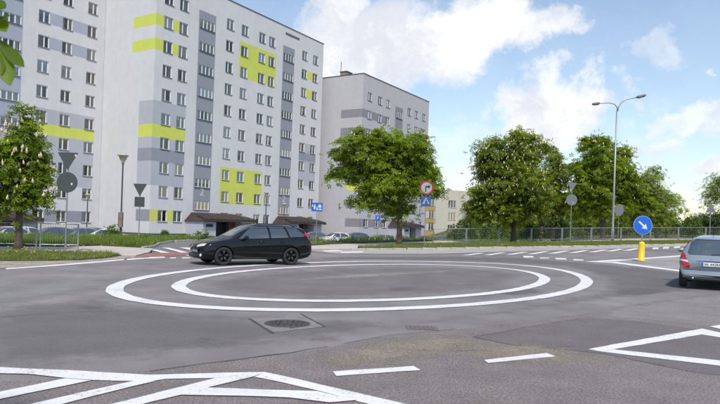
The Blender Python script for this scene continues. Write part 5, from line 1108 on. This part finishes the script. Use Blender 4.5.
# silver-blue compact seen from behind at the right edge
SIL = paint('silver_blue', (.29, .335, .375), .35, .30)
hm = R(90 - 31.5); hv = Vector((math.cos(hm), math.sin(hm), 0)); lf = Vector((-hv.y, hv.x, 0)); c_ = CARS['mpv']
rc = at(711.8, 270, 17.75); rearp = Vector((rc.x, rc.y, 0)); ctr = rearp + hv * c_['L'] / 2
o, tr, add, c = make_car('mpv', SIL, 'car', 'silver blue compact car seen from behind at the right edge', (ctr.x, ctr.y, h(ctr.x, ctr.y) + .004), hm)
for s in (-1, 1):
    tl = [(.82 * s, 1.05), (.75 * s, 1.05), (.56 * s, .66), (.57 * s, .60), (.70 * s, .60), (.84 * s, .68), (.88 * s, .84)]
    q = add('tail_light', lay(tr, tl, (6., .0, 0), (0, 1, 0), (0, 0, 1), (-1, 0, 0), .01, .05), M_redl)
    add('reversing_lamp', lay(tr, [(.60 * s, .755), (.83 * s, .80), (.84 * s, .855), (.63 * s, .82)], (6., 0, 0), (0, 1, 0), (0, 0, 1), (-1, 0, 0), .016, .05), M_lampw, q)
    add('tail_light_side', side(tr, [(3.60, .98), (3.72, .98), (3.80, .7), (3.70, .66), (3.62, .78)], s, .008, .05), M_redl)
add('bumper_crease', rear(tr, strip((-.74, .545), (.74, .545), .018), .008, .1), M_trim); add('bumper_lower', rear(tr, [(-.7, .34), (.7, .34), (.74, .40), (-.74, .40)], .006, .1), M_trim)
add('plate_recess_shade', rear(tr, [(-.36, .64), (.36, .64), (.36, .82), (-.36, .82)], .006, .1), mat('paint_silver_shadow', (.2, .26, .32), .4, metal=.3)); add('boot_handle', rear(tr, strip((-.40, .835), (.40, .835), .03), .02, .1), M_chrome)  # shade round the plate painted as a darker sheet of the body silver
pb = rear(tr, [(-.26, .665), (.26, .665), (.26, .78), (-.26, .78)], .020, .1); npo = add('number_plate', pb, M_plate, None, False)
add('plate_band', rear(tr, [(-.26, .667), (-.215, .667), (-.215, .778), (-.26, .778)], .023, .1), M_blue, npo, False)
tx = text_bm('SK 442RH', .105, .001); hit = tr.ray_cast(Vector((8, 0, .722)), Vector((-1, 0, 0)))[0]
bmesh.ops.transform(tx, matrix=Matrix.Translation((hit.x + .03, .03, .722)) @ Matrix.Rotation(R(90), 4, 'Z') @ Matrix.Rotation(R(90), 4, 'X'), verts=tx.verts); add('lettering', tx, M_blk, npo, False)
add('badge', rear(tr, circ(.045, 14, 0, .91), .012, .1), M_chrome); add('exhaust', tubebm([(3.55, -.48, .30), (3.86, -.48, .30)], .035, 10), M_chrome)
add('wiper', rear(tr, strip((-.02, 1.0), (.36, 1.03), .025), .016, .1), M_trim); add('antenna', tubebm([(3.2, 0, 1.53), (3.35, 0, 1.75)], .008, 5), M_trim); add('rear_spoiler', rear(tr, [(-.56, 1.435), (.56, 1.435), (.54, 1.475), (-.54, 1.475)], .03, .1), SIL)
add('number_plate_lamp', rear(tr, strip((-.2, .8), (.2, .8), .015), .018, .1), M_trim)
# parked cars
PK = 'cars parked in front of the blocks'
for (px, Y, kind, m, ang, lab) in [
    (3, 43, 'hatch', paint('pale_grey', (.45, .46, .47), .2), 250, 'pale grey hatchback parked behind the left fence, at the picture edge'), (18, 45, 'sedan', paint('white', (.62, .63, .64)), 242, 'white saloon parked right behind the small chestnut trunk'),
    (49, 46, 'hatch', paint('dark_blue', (.03, .05, .1), .2), 235, 'dark blue hatchback parked behind the last left railing panel'), (76, 47.5, 'hatch', paint('grey_blue', (.16, .2, .24), .3), 240, 'grey blue hatchback parked left of the white ones'), (89, 50.5, 'sedan', paint('slate', (.12, .14, .15), .3), 236, 'slate grey saloon parked between the lantern and the white car'), (102, 47, 'sedan', paint('white', (.62, .63, .64)), 205, 'white saloon parked in front of the rounded green bush'),
    (312, 66, 'sedan', paint('slate', (.12, .14, .15), .3), 200, 'dark grey saloon parked just behind the black estate'), (334, 66, 'hatch', paint('white', (.62, .63, .64)), 215, 'white hatchback parked right of the blue house sign'), (353, 70, 'hatch', paint('dark_blue', (.03, .05, .1), .2), 210, 'dark blue hatchback parked left of the long silver car'), (381, 66, 'sedan', paint('silver', (.42, .46, .50), .4), 190, 'silver saloon parked side on left of the central chestnut trunk'),
    (423, 66, 'hatch', paint('red', (.33, .02, .02)), 200, 'red hatchback parked behind the crossing sign post'), (438, 68, 'sedan', paint('bottle_green', (.02, .05, .045), .2), 185, 'dark green saloon parked right of the red car'), (455, 70, 'hatch', paint('pale_grey', (.45, .46, .47), .2), 190, 'pale grey hatchback parked below the cream building')]:
    x = XY(px, Y); make_car(kind, m, 'car', lab, (x, Y, h(x, Y) - .008), R(ang), PK, detail=False)
